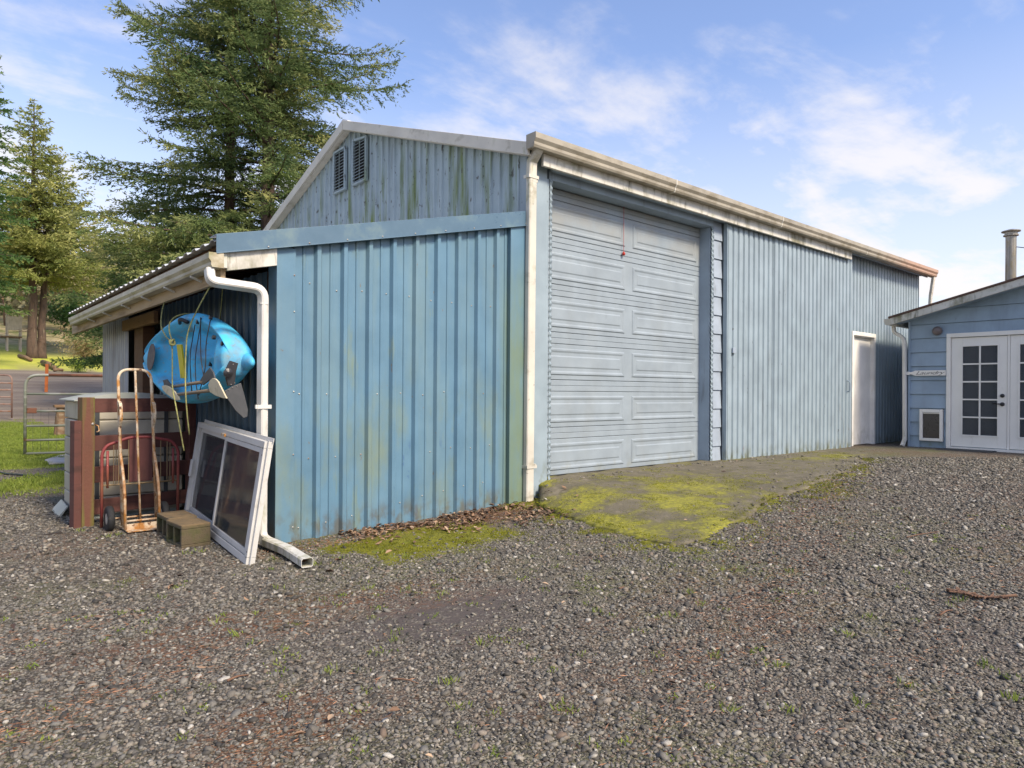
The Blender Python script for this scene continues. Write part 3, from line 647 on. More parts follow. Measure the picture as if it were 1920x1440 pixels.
# ------------------------------------------------------------------ lean-to on the gable end (all parts of the barn)
lw = ribbed(0, 2.345, 4.67, W-.005, lambda x: .0 if x < 3 else .02, lambda x: LZ(x)-.06, RIB_B, -1, 'lean_to_wall', M['lean_blue'], barn)
mb = MB(); mb.box((2.185, 5.462, -.02), (2.345, 5.474, LZ(2.185)-.13)); mb.box((2.185, 5.474, -.02), (2.195, 5.64, LZ(2.185)-.13)); mb.box((2.345, 5.474, -.02), (2.352, 5.495, LZ(2.2)-.13)); mb.build('wall_corner_flashing', M['lean_blue'], barn, bevel=.003)
mb = MB(); mb.box((4.665, 5.440, .04), (4.935, 5.448, LZ(4.665)-.12)); mb.box((4.665, 5.448, .04), (4.672, 5.49, LZ(4.665)-.12)); mb.build('wall_end_flashing', M['lean_blue'], barn, bevel=.002)
mb = MB(); x0, x1 = 1.70, 4.905
mb.prism([(x0, 5.425, LZ(x0)-.145), (x1, 5.425, LZ(x1)-.155), (x1, 5.425, LZ(x1)), (x0, 5.425, LZ(x0))], (0, .006, 0))
mb.prism([(x0, 5.431, LZ(x0)-.006), (x1, 5.431, LZ(x1)-.006), (x1, 5.431, LZ(x1)+.001), (x0, 5.431, LZ(x0)+.001)], (0, .16, 0))
mb.prism([(x0, 5.412, LZ(x0)-.151), (x1, 5.412, LZ(x1)-.161), (x1, 5.412, LZ(x1)-.154), (x0, 5.412, LZ(x0)-.144)], (0, .05, 0))
rk = mb.build('rake_flashing', M['lean_trim'], barn, bevel=.0015)
mb = MB(); mb.hexa([(1.79, 5.45, 2.172), (2.182, 5.45, 2.262), (2.182, 5.488, 2.262), (1.79, 5.488, 2.172), (1.79, 5.45, LZ(1.79)-.13), (2.182, 5.45, LZ(2.182)-.13), (2.182, 5.488, LZ(2.182)-.13), (1.79, 5.488, LZ(1.79)-.13)])
mb.hexa([(1.735, 5.44, 2.19), (1.787, 5.44, 2.19), (1.787, 5.49, 2.19), (1.735, 5.49, 2.19), (1.735, 5.44, 2.33), (1.787, 5.44, 2.33), (1.787, 5.49, 2.33), (1.735, 5.49, 2.33)])
mb.build('end_rafter_board', M['white'], barn, bevel=.003)
# screws on the blue wall
sm = MB(); sm.lathe((0, 0, 0), (0, -1, 0), [(0, .0070), (.002, .0070), (.003, .005), (.006, .0045), (.007, .002)], 8)
s0 = None
def screw(x, y, z, parent):
    global s0
    if s0 is None:
        s0 = sm.build('screw', M['steel'], None); o = s0
    else:
        o = s0.copy(); col.objects.link(o)
    o.parent = parent; off = ORG[parent.name]; o.location = (x-off.x, y-off.y, z-off.z)
for row, z_ in enumerate((.10, .70, 1.23, 2.13)):
    for i in range(9):
        x_ = 2.345+.245*i+(.135 if row % 2 else .05)
        if x_ > 4.6 or rng.random() < .12: continue
        zz = z_+rng.normal()*.012+(.03*i if z_ < .2 else 0)
        screw(x_, W-.006, zz, lw)
for z_ in (.12, .72, 1.24, 1.9, 2.2): screw(2.333, 5.462, z_, lw)
for i in range(9): screw(2.1+.345*i, 5.424, LZ(2.1+.345*i)-.135, rk)
for z_ in (.9, 1.7, 2.5): screw(4.87, 5.44, z_, lw)
# roof sheets of the lean-to
mb = MB(); y = 5.47; prev = None; yy = []
while y < 12.42:
    for o_, d in ((0, 0), (.05, .0), (.085, .022), (.15, .022), (.185, 0)): yy.append((y+o_, d))
    y += .235
xa, xb = 1.715, 4.945
for (a, d), (b_, e) in zip(yy[:-1], yy[1:]):
    mb.add([(xa, a, LZ(xa)-.045+d), (xb, a, LZ(xb)-.045+d), (xb, b_, LZ(xb)-.045+e), (xa, b_, LZ(xa)-.045+e)], [(0, 1, 2, 3)])
lr = mb.build('lean_to_roof', M['roof'], barn, solid=.004)
for y_ in np.arange(5.62, 12.35, .61):
    mb = MB(); mb.hexa([(1.80, y_, LZ(1.80)-.20), (4.93, y_, LZ(4.93)-.20), (4.93, y_+.04, LZ(4.93)-.20), (1.80, y_+.04, LZ(1.80)-.20), (1.80, y_, LZ(1.80)-.085), (4.93, y_, LZ(4.93)-.085), (4.93, y_+.04, LZ(4.93)-.085), (1.80, y_+.04, LZ(1.80)-.085)])
    mb.build('rafter', M['wood_brown'], lr)
for x_ in (1.80, 2.4, 3.2, 4.0):
    mb = MB(); mb.hexa([(x_, 5.50, LZ(x_)-.084), (x_+.09, 5.50, LZ(x_+.09)-.084), (x_+.09, 12.4, LZ(x_+.09)-.084), (x_, 12.4, LZ(x_)-.084), (x_, 5.50, LZ(x_)-.052), (x_+.09, 5.50, LZ(x_+.09)-.052), (x_+.09, 12.4, LZ(x_+.09)-.052), (x_, 12.4, LZ(x_)-.052)]); mb.build('purlin', M['wood_brown'], lr)
mb = MB(); mb.box((1.755, 5.50, 2.085), (1.795, 12.38, 2.335)); fb = mb.build('eave_board', M['wood_soffit'], barn, bevel=.004)
lg = gutter((1.752, 5.42, 2.185), (1.752, 11.9, 2.185), (-1, 0, 0), .86, 'lean_to_gutter', M['gutter_old'], barn)
for y_ in (5.95, 6.75, 7.6, 8.5, 9.5, 10.5):
    mb = MB(); mb.hexa([(1.665, y_, 2.168), (1.754, y_, 2.135), (1.754, y_+.03, 2.135), (1.665, y_+.03, 2.168), (1.665, y_, 2.182), (1.754, y_, 2.150), (1.754, y_+.03, 2.150), (1.665, y_+.03, 2.182)])
    mb.build('gutter_bracket', M['gutter'], lg)
path = fillet([(1.665, 5.475, 2.17), (1.665, 5.445, 2.075), (2.06, 5.425, 2.055), (2.06, 5.425, .08), (2.075, 5.30, .052)], .085, 6)
mb = MB(); mb.sweep(path, DP(.062, .08), up=(0, 1, 0)); ds = mb.build('downspout', M['downspout'], barn)
mb = MB(); mb.box((2.005, 5.375, 1.105), (2.115, 5.38, 1.135)); mb.box((2.11, 5.38, 1.105), (2.115, 5.47, 1.135)); mb.box((1.99, 5.38, 1.105), (2.005, 5.40, 1.135)); mb.build('strap', M['downspout'], ds)
for z_ in (1.93, ): mb = MB(); mb.sweep([(2.06, 5.425, z_), (2.06, 5.425, z_+.012)], DP(.066, .084), up=(0, 1, 0)); mb.build('pipe_joint', M['downspout'], ds)
# hollow outlet pipe lying on the ground
def hollow(path, w_, h_, th, up, name, mat, parent):
    mb = MB(); P0 = DP(w_, h_); P1 = DP(w_-2*th, h_-2*th); n = 8; k = len(path)
    m1 = MB(); m1.sweep(path, P0, up=up, caps=False); m2 = MB(); m2.sweep(path, P1, up=up, caps=False)
    mb.add(m1.v, m1.f); mb.add(m2.v, [f[::-1] for f in m2.f]); off = len(m1.v)
    for e in (0, (k-1)*n):
        for j in range(n): mb.add([mb.v[e+j], mb.v[e+(j+1) % n], mb.v[off+e+(j+1) % n], mb.v[off+e+j]], [(0, 1, 2, 3)])
    return mb.build(name, mat, parent)
hollow([(2.072, 5.34, .058), (2.09, 5.0, .052), (2.055, 4.56, .045)], .085, .066, .003, (0, 0, 1), 'outlet_pipe', M['downspout'], ds)
# open side of the lean-to
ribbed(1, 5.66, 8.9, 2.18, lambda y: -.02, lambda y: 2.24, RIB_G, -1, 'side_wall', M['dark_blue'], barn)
ribbed(1, 10.66, 12.3, 2.18, lambda y: -.02, lambda y: 2.28, [(0, 0), (.06, 0), (.08, .03), (.115, .03), (.135, 0)], -1, 'side_wall', M['galv'], barn, )
ribbed(0, 2.18, 4.93, 12.3, lambda x: -.02, lambda x: LZ(x)-.07, RIB_G, 1, 'side_wall', M['galv'], barn)
mb = MB(); mb.box((2.19, 5.66, 2.08), (2.28, 12.28, 2.24)); mb.build('beam', M['wood_brown'], barn, bevel=.004)
mb = MB(); mb.box((2.10, 8.98, 2.05), (2.15, 10.68, 2.19)); mb.build('opening_header', M['wood_tan'], barn, bevel=.004)
mb = MB(); mb.box((2.20, 9.95, -.02), (2.34, 10.42, 2.08)); mb.build('post', M['wood_brown'], barn, bevel=.004)
mb = MB(); mb.box((2.20, 8.86, -.02), (2.30, 8.96, 2.08)); mb.build('post', M['wood_brown'], barn, bevel=.004)

# ================================================================== HOUSE
XH = 13.9
hz = lambda y: 2.695+.25*(5.03-y) if y > .9 else 2.695+.25*(5.03-.9)-.25*(.9-y)   # top of roof line
house = thing('blue_house', 'low blue house with horizontal lap siding and white glazed double doors', 'house', (XH, 4.8, .28))
rows = []; z = .30
body = MB(); body.prism([(XH+.03, 4.80, .22), (XH+.03, -3.0, .22), (XH+.03, -3.0, hz(-3.0)-.12), (XH+.03, .9, hz(.9)-.12), (XH+.03, 4.80, hz(4.80)-.12)], (7, 0, 0))
hb = body.build('wall', M['siding'], house)
sid = MB(); zr = .245
def board(ya, yb, z0, z1a, z1b, cut=0):   # one tilted lap board between ya > yb
    sid.hexa([(XH-.012, yb, z0), (XH-.012, ya, z0), (XH+.028, ya, z0), (XH+.028, yb, z0), (XH+.012, yb, z1b), (XH+.012, ya, z1a), (XH+.028, ya, z1a), (XH+.028, yb, z1b)])
while zr < 3.6:
    z1 = zr+.248
    spans = [(4.80, -3.0)]
    if z1 < 2.36:
        spans = [(4.80, 4.20), (2.33, -3.0)]
        if zr < .99 and z1 > .42: spans = [(4.80, 4.635), (4.24, 4.20), (2.33, -3.0)]
    for (ya, yb) in spans:
        lim = lambda y_: hz(y_)-.13
        if zr > lim(ya)-.02:
            ya = 5.03-(zr+.15+.02-2.695)/.25; 
            if zr > lim(.9)-.1: continue
            yb = max(yb, 1.8-ya)
        if zr < lim(4.8)-.26 or ya < 4.7 and zr < lim(ya)-.3: board(ya, yb, zr, z1, z1)
        else:
            n = 30
            for i in range(n):
                a = ya+(yb-ya)*i/n; b_ = ya+(yb-ya)*(i+1)/n
                if min(lim(a), lim(b_)) > zr+.01: board(a, b_, zr, min(z1, lim(a)), min(z1, lim(b_)))
    zr += .255
sid.build('lap_siding', M['siding'], house)
mb = MB(); mb.box((XH-.018, 4.795, .24), (XH+.03, 4.83, hz(4.8)-.13)); mb.build('corner_board', M['siding'], house, bevel=.002)
# roof
mb = MB(); XR = 13.52
mb.prism([(XR, 5.05, hz(5.05)), (XR, .9, hz(.9)), (XR, -3.3, hz(-3.3)), (XR, -3.3, hz(-3.3)-.035), (XR, .9, hz(.9)-.035), (XR, 5.05, hz(5.05)-.035)], (7.7, 0, 0))
rf = mb.build('roof', M['shingle'], house)
mb = MB()
for (a, b_) in ((5.03, .9), (.9, -3.28)): mb.prism([(XR+.02, a, hz(a)-.037), (XR+.02, b_, hz(b_)-.037), (XR+.02, b_, hz(b_)-.16), (XR+.02, a, hz(a)-.16)], (.04, 0, 0))
mb.box((XR+.05, 4.99, hz(5.03)-.16), (21, 5.03, hz(5.03)-.04)); mb.build('rake_board', M['white'], house, bevel=.003)
mb = MB(); mb.prism([(XR+.061, 5.0, hz(5.0)-.14), (XR+.061, .9, hz(.9)-.14), (XR+.061, -3.2, hz(-3.2)-.14), (XR+.061, -3.2, hz(-3.2)-.125), (XR+.061, .9, hz(.9)-.125), (XR+.061, 5.0, hz(5.0)-.125)], (.33, 0, 0)); mb.build('soffit', M['siding'], house)
gutter((XR+.04, 5.032, hz(5.03)-.15), (21, 5.032, hz(5.03)-.15), (0, 1, 0), .85, 'eave_gutter', M['gutter'], house)
path = fillet([(13.86, 5.08, 2.54), (13.86, 5.07, 2.42), (13.84, 4.88, 2.30), (13.84, 4.865, .42), (13.76, 4.88, .30)], .09, 5)
mb = MB(); mb.sweep(path, DP(.06, .075), up=(1, 0, 0)); hd = mb.build('downspout', M['downspout'], house)
# flue on the roof
mb = MB(); cx, cy = 15.05, 3.53
mb.lathe((cx, cy, hz(cy)-.05), (0, 0, 1), [(0, .085), (4.20-hz(cy)+.05, .085)], 20)
fl = mb.build('flue_pipe', M['pipe'], house, smooth=False)
mb = MB(); mb.lathe((cx, cy, 4.15), (0, 0, 1), [(0, .09), (.01, .12), (.03, .12), (.04, .1), (.07, .1), (.085, .15), (.10, .15), (.13, .05)], 20); mb.build('flue_cap', M['pipe'], fl)
mb = MB(); mb.lathe((cx, cy, hz(cy)-.03), (0, 0, 1), [(0, .2), (.02, .2), (.12, .1), (.13, .087)], 20); mb.build('flashing', M['pipe'], fl)
mb = MB(); mb.tube([(cx, cy-.08, 3.95), (cx-.1, 1.9, hz(1.9)+.01)], .008, 6); mb.build('stay_rod', M['dark_post'], fl)
# glazed double doors
mb = MB(); xo = XH-.035
mb.box((xo, 4.135, .335), (XH+.06, 4.20, 2.27)); mb.box((xo, 2.335, .335), (XH+.06, 2.40, 2.27)); mb.box((xo, 2.335, 2.272), (XH+.06, 4.20, 2.345)); mb.box((XH-.005, 3.262, .335), (XH+.035, 3.298, 2.27))
df = mb.build('door_frame', M['white_clean'], house, bevel=.004)
mb = MB(); mb.box((XH-.06, 2.35, .285), (XH+.05, 4.19, .333)); mb.build('threshold', M['white_clean'], df, bevel=.004)
def french(yh, yl):   # yh > yl, glass inset
    st = .115; g0, g1 = yl+.135, yh-.175
    if yl < 3: g0, g1 = yl+.175, yh-.135
    zb_, zt = .345, 2.262; gz0, gz1_ = .555, 2.105; x0, x1 = XH+.0, XH+.035
    mb = MB(); mb.box((x0, g1, zb_), (x1, yh, zt)); mb.box((x0, yl, zb_), (x1, g0, zt)); mb.box((x0, g0+.0005, zb_), (x1, g1-.0005, gz0)); mb.box((x0, g0+.0005, gz1_), (x1, g1-.0005, zt))
    d = mb.build('glazed_door', M['white_clean'], house, bevel=.002)
    mb = MB(); e = .022
    mb.box((x0-.010, g0-e, gz0-e), (x0-.0005, g0, gz1_+e)); mb.box((x0-.010, g1, gz0-e), (x0-.0005, g1+e, gz1_+e)); mb.box((x0-.010, g0+.0005, gz0-e), (x0-.0005, g1-.0005, gz0)); mb.box((x0-.010, g0+.0005, gz1_), (x0-.0005, g1-.0005, gz1_+e))
    mb.build('glazing_bead', M['white_clean'], d, bevel=.001)
    mb = MB(); gm = (g0+g1)/2; mb.box((x0-.004, gm-.0125, gz0+.0005), (x0+.012, gm+.0125, gz1_-.0005))
    for i in range(1, 5):
        zc = gz0+(gz1_-gz0)*i/5; mb.box((x0-.0035, g0+.0005, zc-.0125), (x0+.011, gm-.013, zc+.0125)); mb.box((x0-.0035, gm+.013, zc-.0125), (x0+.011, g1-.0005, zc+.0125))
    mb.build('muntins', M['white_clean'], d)
    for i in range(5):
        for (a, b_) in ((g0, gm-.013), (gm+.013, g1)):
            za = gz0+(gz1_-gz0)*i/5; zc = gz0+(gz1_-gz0)*(i+1)/5
            mb = MB(); mb.box((x0+.013, a+.001, za+.002), (x0+.017, b_, zc-.002)); mb.build('pane', M['glass_house'], d)
    return d, g0, g1
d, g0, g1 = french(4.13, 3.302); d2, _, _ = french(3.258, 2.405)
mb = MB(); mb.lathe((XH, 3.365, 1.245), (-1, 0, 0), [(0, .033), (.012, .033), (.022, .026), (.03, .012)], 18); mb.build('deadbolt', M['black_plastic'], d, smooth=True)
mb = MB(); mb.lathe((XH, 3.365, 1.10), (-1, 0, 0), [(0, .034), (.012, .034), (.02, .02), (.045, .014)], 18); mb.tube(fillet([(XH-.042, 3.365, 1.10), (XH-.052, 3.40, 1.105), (XH-.05, 3.50, 1.108)], .02), .009, 8); mb.build('door_handle', M['black_plastic'], d, smooth=True)
mb = MB()   # slat strips, never built; the sheet below carries the painted interior tone
for i in range(26): mb.box((XH+.035, 3.50, .6+.06*i), (XH+.038, 3.88, .6+.06*i+.04))
cav = MB(); cav.box((XH+.031, 2.3, .3), (XH+.033, 4.2, 2.3)); cav.build('door_backing', M['pane_backing'], house)
# pet door
mb = MB(); ya, yb, za, zb_ = 4.625, 4.25, .415, .99; x0 = XH-.05
mb.box((x0, ya-.05, za), (XH+.03, ya, zb_)); mb.box((x0, yb, za), (XH+.03, yb+.05, zb_)); mb.box((x0, yb+.0505, za), (XH+.03, ya-.0505, za+.05)); mb.box((x0, yb+.0505, zb_-.06), (XH+.03, ya-.0505, zb_))
pdn = mb.build('pet_door', M['white_clean'], house, bevel=.005)
mb = MB(); mb.box((XH-.022, yb+.052, za+.052), (XH-.015, ya-.052, zb_-.064)); mb.build('flap', M['flap'], pdn)
mb = MB(); mb.box((XH-.03, yb+.055, zb_-.082), (XH-.0225, ya-.055, zb_-.0635)); mb.build('flap_strip', M['white_clean'], pdn)
# wall lamp
mb = MB(); mb.lathe((XH-.008, 4.34, 2.41), (-1, 0, 0), [(0, .06), (.012, .06), (.016, .05)], 20)
wl = mb.build('wall_lamp', M['dark_post'], house)
mb = MB(); mb.lathe((XH-.02, 4.34, 2.41), (-.95, 0, -.2), [(0, .062), (.02, .080), (.06, .078), (.095, .055), (.105, .02)], 20); mb.build('lamp_globe', M['lamp'], wl, smooth=True)
# sign
sg = thing('laundry_sign', 'narrow white pointed wooden sign with cursive writing beside the glazed doors', 'sign', (XH-.05, 4.5, 1.65))
mb = MB(); zc = 1.648; xs0 = XH-.052
pl = [(4.205, -.048), (4.205, .048), (4.70, .048), (4.735, .030), (4.76, .022), (4.79, .018), (4.80, .030), (4.83, .030), (4.86, .022), (4.93, .0), (4.86, -.022), (4.83, -.030), (4.80, -.030), (4.79, -.018), (4.76, -.022), (4.735, -.030), (4.70, -.048)]
mb.prism([(xs0, y_, zc+d_) for y_, d_ in pl], (.018, 0, 0)); mb.build('sign_board', M['white_clean'], sg, bevel=.002)
tx = bpy.data.curves.new('lettering', 'FONT'); tx.body = 'Laundry'; tx.size = .115; tx.shear = .45; tx.extrude = .0006; tx.offset = -.0006; tx.space_character = .92; tx.align_x = 'CENTER'; tx.align_y = 'CENTER'
to = bpy.data.objects.new('tmp', tx); col.objects.link(to)
bpy.context.view_layer.update(); dg = bpy.context.evaluated_depsgraph_get(); me = bpy.data.meshes.new_from_object(to.evaluated_get(dg)); bpy.data.objects.remove(to)
lo = bpy.data.objects.new('lettering', me); col.objects.link(lo); me.materials.clear(); me.materials.append(M['ink'])
lo.parent = sg; lo.matrix_local = Matrix.Translation((xs0-.0012-(XH-.05), 4.47-4.5, zc-1.65)) @ Matrix.Rotation(R(-90), 4, 'Z') @ Matrix.Rotation(R(90), 4, 'X') @ Matrix.Diagonal((1.3, .78, 1, 1))
# doormat
dm = MB(); zg = .29; dm.box((13.36, 3.42, zg), (13.82, 4.20, zg+.018)); o = dm.build('doormat', M['mat'], None, bevel=.005)
setp(o, 'dark charcoal doormat lying before the glazed house doors', 'doormat')

# ================================================================== YARD OBJECTS
def sight(px, py, axis, val):
    """measured point: where the line of sight of a photo pixel meets a real plane (axis 0/1/2 = value)"""
    dx, dy = px-960, py-720; c, s_ = math.cos(-ROLL), math.sin(-ROLL)
    ux = dx*c-dy*s_; uy = dx*s_+dy*c; r = fw+rt*(ux/F)+np.array([0, 0, -(uy-15)/F])
    C0 = np.array([0, 0, CZ]); return Vector(C0+r*((val-C0[axis])/r[axis]))

# --- red board fence section
fp = Vector((1.085, 7.20, 0)); fe = Vector((2.13, 7.44, 0)); fd = (fe-fp).normalized(); fn = Vector((fd.y, -fd.x, 0))
fence = thing('board_fence', 'short red stained board fence section with a mossy post beside the lean-to', 'fence', fp)
def fbox(a0, a1, n0, n1, z0, z1, name, mat, parent=fence, bev=.004):
    mb = MB(); mb.frame_box(fp, fd, fn, (0, 0, 1), (a0, n0, z0), (a1, n1, z1)); return mb.build(name, mat, parent, bevel=bev)
fbox(0, .105, -.05, .055, -.03, 1.175, 'post', M['post_wood'], bev=.006)
fbox(-.062, -.001, -.045, .05, -.02, .965, 'side_board', M['red_wood'])
fbox(1.0, 1.07, -.05, .03, -.03, 1.12, 'post', M['red_wood'])
for z0, z1 in ((1.035, 1.165), (.685, .825), (.395, .540), (.105, .240)): fbox(.106, 1.06, -.012, .022, z0, z1, 'rail', M['red_wood'])
mb = MB(); q = fp+fd*.085+fn*.056; mb.lathe(q+Vector((0, 0, .935)), fn, [(0, .012), (.004, .012), (.008, .006)], 10); mb.build('bolt', M['steel'], fence)
mb = MB(); mb.tube([fp+fd*.11+fn*.02+Vector((0, 0, .93)), fp+fd*.135+fn*.05+Vector((0, 0, .915)), fp+fd*.14+fn*.055+Vector((0, 0, .87)), fp+fd*.12+fn*.05+Vector((0, 0, .86))], .006, 6); mb.build('hook', M['rusty'], fence)

# --- beige plastic storage box behind the fence
bx = thing('storage_box', 'beige plastic storage box with a grey lid behind the red fence', 'storage box', (1.13, 7.55, 0))
X0, X1, Y0, Y1 = 1.135, 2.05, 7.56, 8.42
for k in range(6):
    z0 = .04+k*.183; mb = MB(); mb.box((X0, Y0, z0), (X1, Y1, z0+.176)); mb.build('wall_panel', M['beige'], bx, bevel=.012)
mb = MB(); mb.box((X0+.02, Y0+.02, 0), (X1-.02, Y1-.02, .045)); mb.build('base', M['sheet'], bx)
mb = MB()
for i in range(12):
    a = i/12; b_ = (i+1)/12; hz_ = lambda t_: 1.165+.075*math.sin(math.pi*min(1, max(0, t_)))
    xa = X0-.045+(X1-X0+.07)*a; xb = X0-.045+(X1-X0+.07)*b_
    mb.hexa([(xa, Y0-.03, 1.135), (xb, Y0-.03, 1.135), (xb, Y1+.04, 1.135), (xa, Y1+.04, 1.135), (xa, Y0-.03, hz_(a)-.02), (xb, Y0-.03, hz_(b_)-.02), (xb, Y1+.04, hz_(b_)-.02), (xa, Y1+.04, hz_(a)-.02)])
mb.build('lid', M['lid'], bx)
for x_ in (X0+.13, X1-.18): mb = MB(); mb.box((x_, Y0-.018, .06), (x_+.035, Y0-.002, 1.11)); mb.build('corner_rib', M['dark_post'], bx)
mb = MB(); mb.hexa([(1.0, 7.9, -.01), (1.02, 8.45, -.01), (1.05, 8.45, -.01), (1.03, 7.9, -.01), (1.09, 7.9, .10), (1.11, 8.45, .10), (1.12, 8.45, .10), (1.10, 7.9, .10)]); mb.build('skirt', M['lid'], bx)

# --- red tube headboard leaning on the fence
hb2 = thing('bed_headboard', 'low red tubular metal headboard behind the rusty hand truck', 'headboard', (1.22, 7.03, 0))
yH = 7.04; out = [(191, 990), (191, 850), (200, 835), (221, 828), (243, 820), (284, 819), (300, 823), (320, 825), (334, 841), (337, 953)]
P = [sight(a, b_, 1, yH) for a, b_ in out]; P[0].z = .0; P[-1].z = .0; P[0].x = P[1].x; P[-1].x = P[-2].x
pth = fillet(P, .05, 4); mb = MB(); mb.tube(pth, .0135, 10); mb.build('frame', M['red_metal'], hb2, smooth=True)
xl, xr = P[1].x, P[-2].x; za = P[1].z; zt_ = P[4].z
for x_ in (xl+.045, xr-.045): mb = MB(); mb.tube([(x_, yH, .36), (x_, yH, za+.02)], .011, 8); mb.build('inner_post', M['red_metal'], hb2, smooth=True)
mb = MB(); mb.tube([(xl, yH, .385), (xr, yH, .385)], .008, 8); mb.build('crossbar', M['rod'], hb2, smooth=True)
xpa, xpb = sight(242, 900, 1, yH).x, sight(285, 900, 1, yH).x
mb = MB(); mb.box((xpa, yH-.006, .40), (xpb, yH+.006, zt_-.012)); mb.build('centre_panel', M['red_panel'], hb2, bevel=.003)
for px_ in (213, 217.5, 222, 246-5, 301, 313, 318.5): x_ = sight(px_, 880, 1, yH).x; mb = MB(); mb.tube([(x_, yH, .39), (x_, yH, .79-.02*(abs(x_-1.53) > .2))], .0035, 6); mb.build('spindle', M['rod'], hb2)

# --- rusty hand truck
ht = thing('hand_truck', 'tall rusty cream two wheeled hand truck leaning on the red fence', 'hand truck', (1.47, 6.84, 0))
xl, xr = 1.352, 1.625; yl = lambda z_: 6.80+(z_-.07)*.17
def HP3(x_, z_, f=0.0): return Vector((x_, yl(z_)-f, z_))
pth = fillet([HP3(xl, .05), HP3(xl, 1.43), HP3(xr, 1.43), HP3(xr, .05)], .10, 8)
mb = MB(); mb.tube(pth, .0135, 12, up=(0, 1, 0)); mb.build('frame', M['rusty'], ht, smooth=True)
mb = MB(); xm = (xl+xr)/2+.005; mb.tube([HP3(xm, .05), HP3(xm, 1.42)], .010, 8, up=(0, 1, 0)); mb.build('centre_bar', M['rusty'], ht, smooth=True)
for x_ in (xl, xr):
    mb = MB(); mb.sweep(fillet([HP3(x_, 1.145, .005), HP3(x_, 1.12, .075), HP3(x_, .99, .085), HP3(x_, .91, .005)], .05, 6), [(-.012, -.004), (.012, -.004), (.012, .004), (-.012, .004)], up=(0, 1, 0)); mb.build('handle', M['rusty'], ht, smooth=False)
    mb = MB(); mb.tube(fillet([HP3(x_, .68, .0), HP3(x_, .58, .055), HP3(x_, .38, .13), HP3(x_, .03, .10)], .12, 6), .0125, 10, up=(0, 1, 0)); mb.build('skid', M['rusty'], ht, smooth=True)
mb = MB(); mb.tube([HP3(xl, .10, .10), HP3(xr, .10, .10)], .009, 8); mb.build('crossbar', M['rusty'], ht, smooth=True)
mb = MB(); mb.frame_box(HP3(xl, .02, .10), (1, 0, 0), (0, -1, 0), (0, 0, 1), (0, -.01, 0), (xr-xl, 0, .055)); mb.frame_box(HP3(xl, .02, .10), (1, 0, 0), (0, -1, 0), (0, 0, 1), (0, .0005, 0), (xr-xl, .10, .006)); mb.build('toe_plate', M['rusty'], ht, bevel=.002)
mb = MB(); mb.tube([(1.27, 6.86, .11), (1.72, 6.86, .11)], .008, 8); mb.build('axle', M['rusty'], ht)
for x_ in (1.262, 1.70):
    c_ = Vector((x_, 6.86, .112)); mb = MB(); mb.lathe(c_, (1, 0, 0), [(-.024, .070), (-.028, .098), (-.018, .110), (0, .113), (.018, .110), (.028, .098), (.024, .070)], 28); wh = mb.build('wheel', M['tyre'], ht, smooth=True)
    mb = MB(); mb.lathe(c_, (1, 0, 0), [(-.027, .018), (-.022, .068), (-.018, .071), (.018, .071), (.022, .068), (.027, .018)], 24); mb.build('rim', M['hub'], wh, smooth=True)
for x_ in (xl, xr): mb = MB(); mb.tube([(x_, 6.86, .11), HP3(x_, .2, .09)], .005, 6); mb.build('brace', M['rusty'], ht)

# --- concrete blocks
def block(o, a, w_, d_, h_, name, lab):
    t_ = thing(name, lab, 'concrete block', o, 'hollow concrete blocks by the window'); O = Vector(o); ey = Vector((math.sin(-a), math.cos(a), 0)); ex = Vector((math.cos(a), math.sin(a), 0)); ez = Vector((0, 0, 1)); th = .034
    mb = MB(); fb_ = lambda p_, q_: mb.frame_box(O, ex, ey, ez, p_, q_)
    fb_((0, 0, 0), (d_, w_, th)); fb_((0, 0, h_-th), (d_, w_, h_)); fb_((0, 0, th+.0003), (d_, th, h_-th-.0003)); fb_((0, w_-th, th+.0003), (d_, w_, h_-th-.0003)); fb_((0, w_/2-th/2, th+.0003), (d_, w_/2+th/2, h_-th-.0003)); fb_((d_*.9, th+.0003, th+.0003), (d_*.95, w_-th-.0003, h_-th-.0003))
    mb.build('shell', M['block'], t_, bevel=.006)
block((1.555, 5.755, -.008), R(4), .355, .225, .19, 'concrete_block', 'nearer mossy hollow concrete block with dark green side beside the leaning window')
block((1.555, 6.125, -.008), R(1), .355, .225, .194, 'concrete_block', 'farther tan topped hollow concrete block between the hand truck wheel and the nearer block')

# --- leaning sliding window
BR, BL, TR = map(Vector, ((1.797, 4.950, -.005), (1.921, 6.946, .06), (1.915, 4.913, .875)))
ww = (BL-BR).length; ex = (BL-BR).normalized(); ez = (TR-BR); hh = ez.length; ez.normalize(); ey = ex.cross(ez).normalized()
if ey.x > 0: ey = -ey
wn = thing('sliding_window', 'white framed sliding window unit leaning against the lean-to downspout', 'window', BR)
def wb(a, c, n0, n1, name, mat, par=wn, bev=.002):
    mb = MB(); mb.frame_box(BR, ex, ey, ez, (a[0], n0, a[1]), (c[0], n1, c[1])); return mb.build(name, mat, par, bevel=bev)
f1 = wb((0, .052), (.055, hh-.05), -.035, .03, 'side_frame', M['alum']); wb((ww-.05, .052), (ww, hh-.05), -.035, .03, 'side_frame', M['alum'])
wb((0, 0), (ww, .050), -.035, .03, 'bottom_frame', M['alum']); wb((0, hh-.048), (ww, hh), -.035, .03, 'top_frame', M['alum'])
for k in range(3): wb((0, .051+.0), (ww, .060), -.03+.02*k, -.025+.02*k, 'track', M['alum'])
wb((-.022, -.02), (ww+.02, -.002), -.03, -.024, 'nail_fin', M['alum']); wb((-.028, -.02), (-.001, hh+.01), .004, .010, 'nail_fin', M['alum']); wb((-.02, hh+.001), (ww, hh+.03), -.03, -.024, 'nail_fin', M['alum'])
wb((-.02, -.045), (ww*.97, -.021), -.006, .024, 'sill_track', M['alum'])
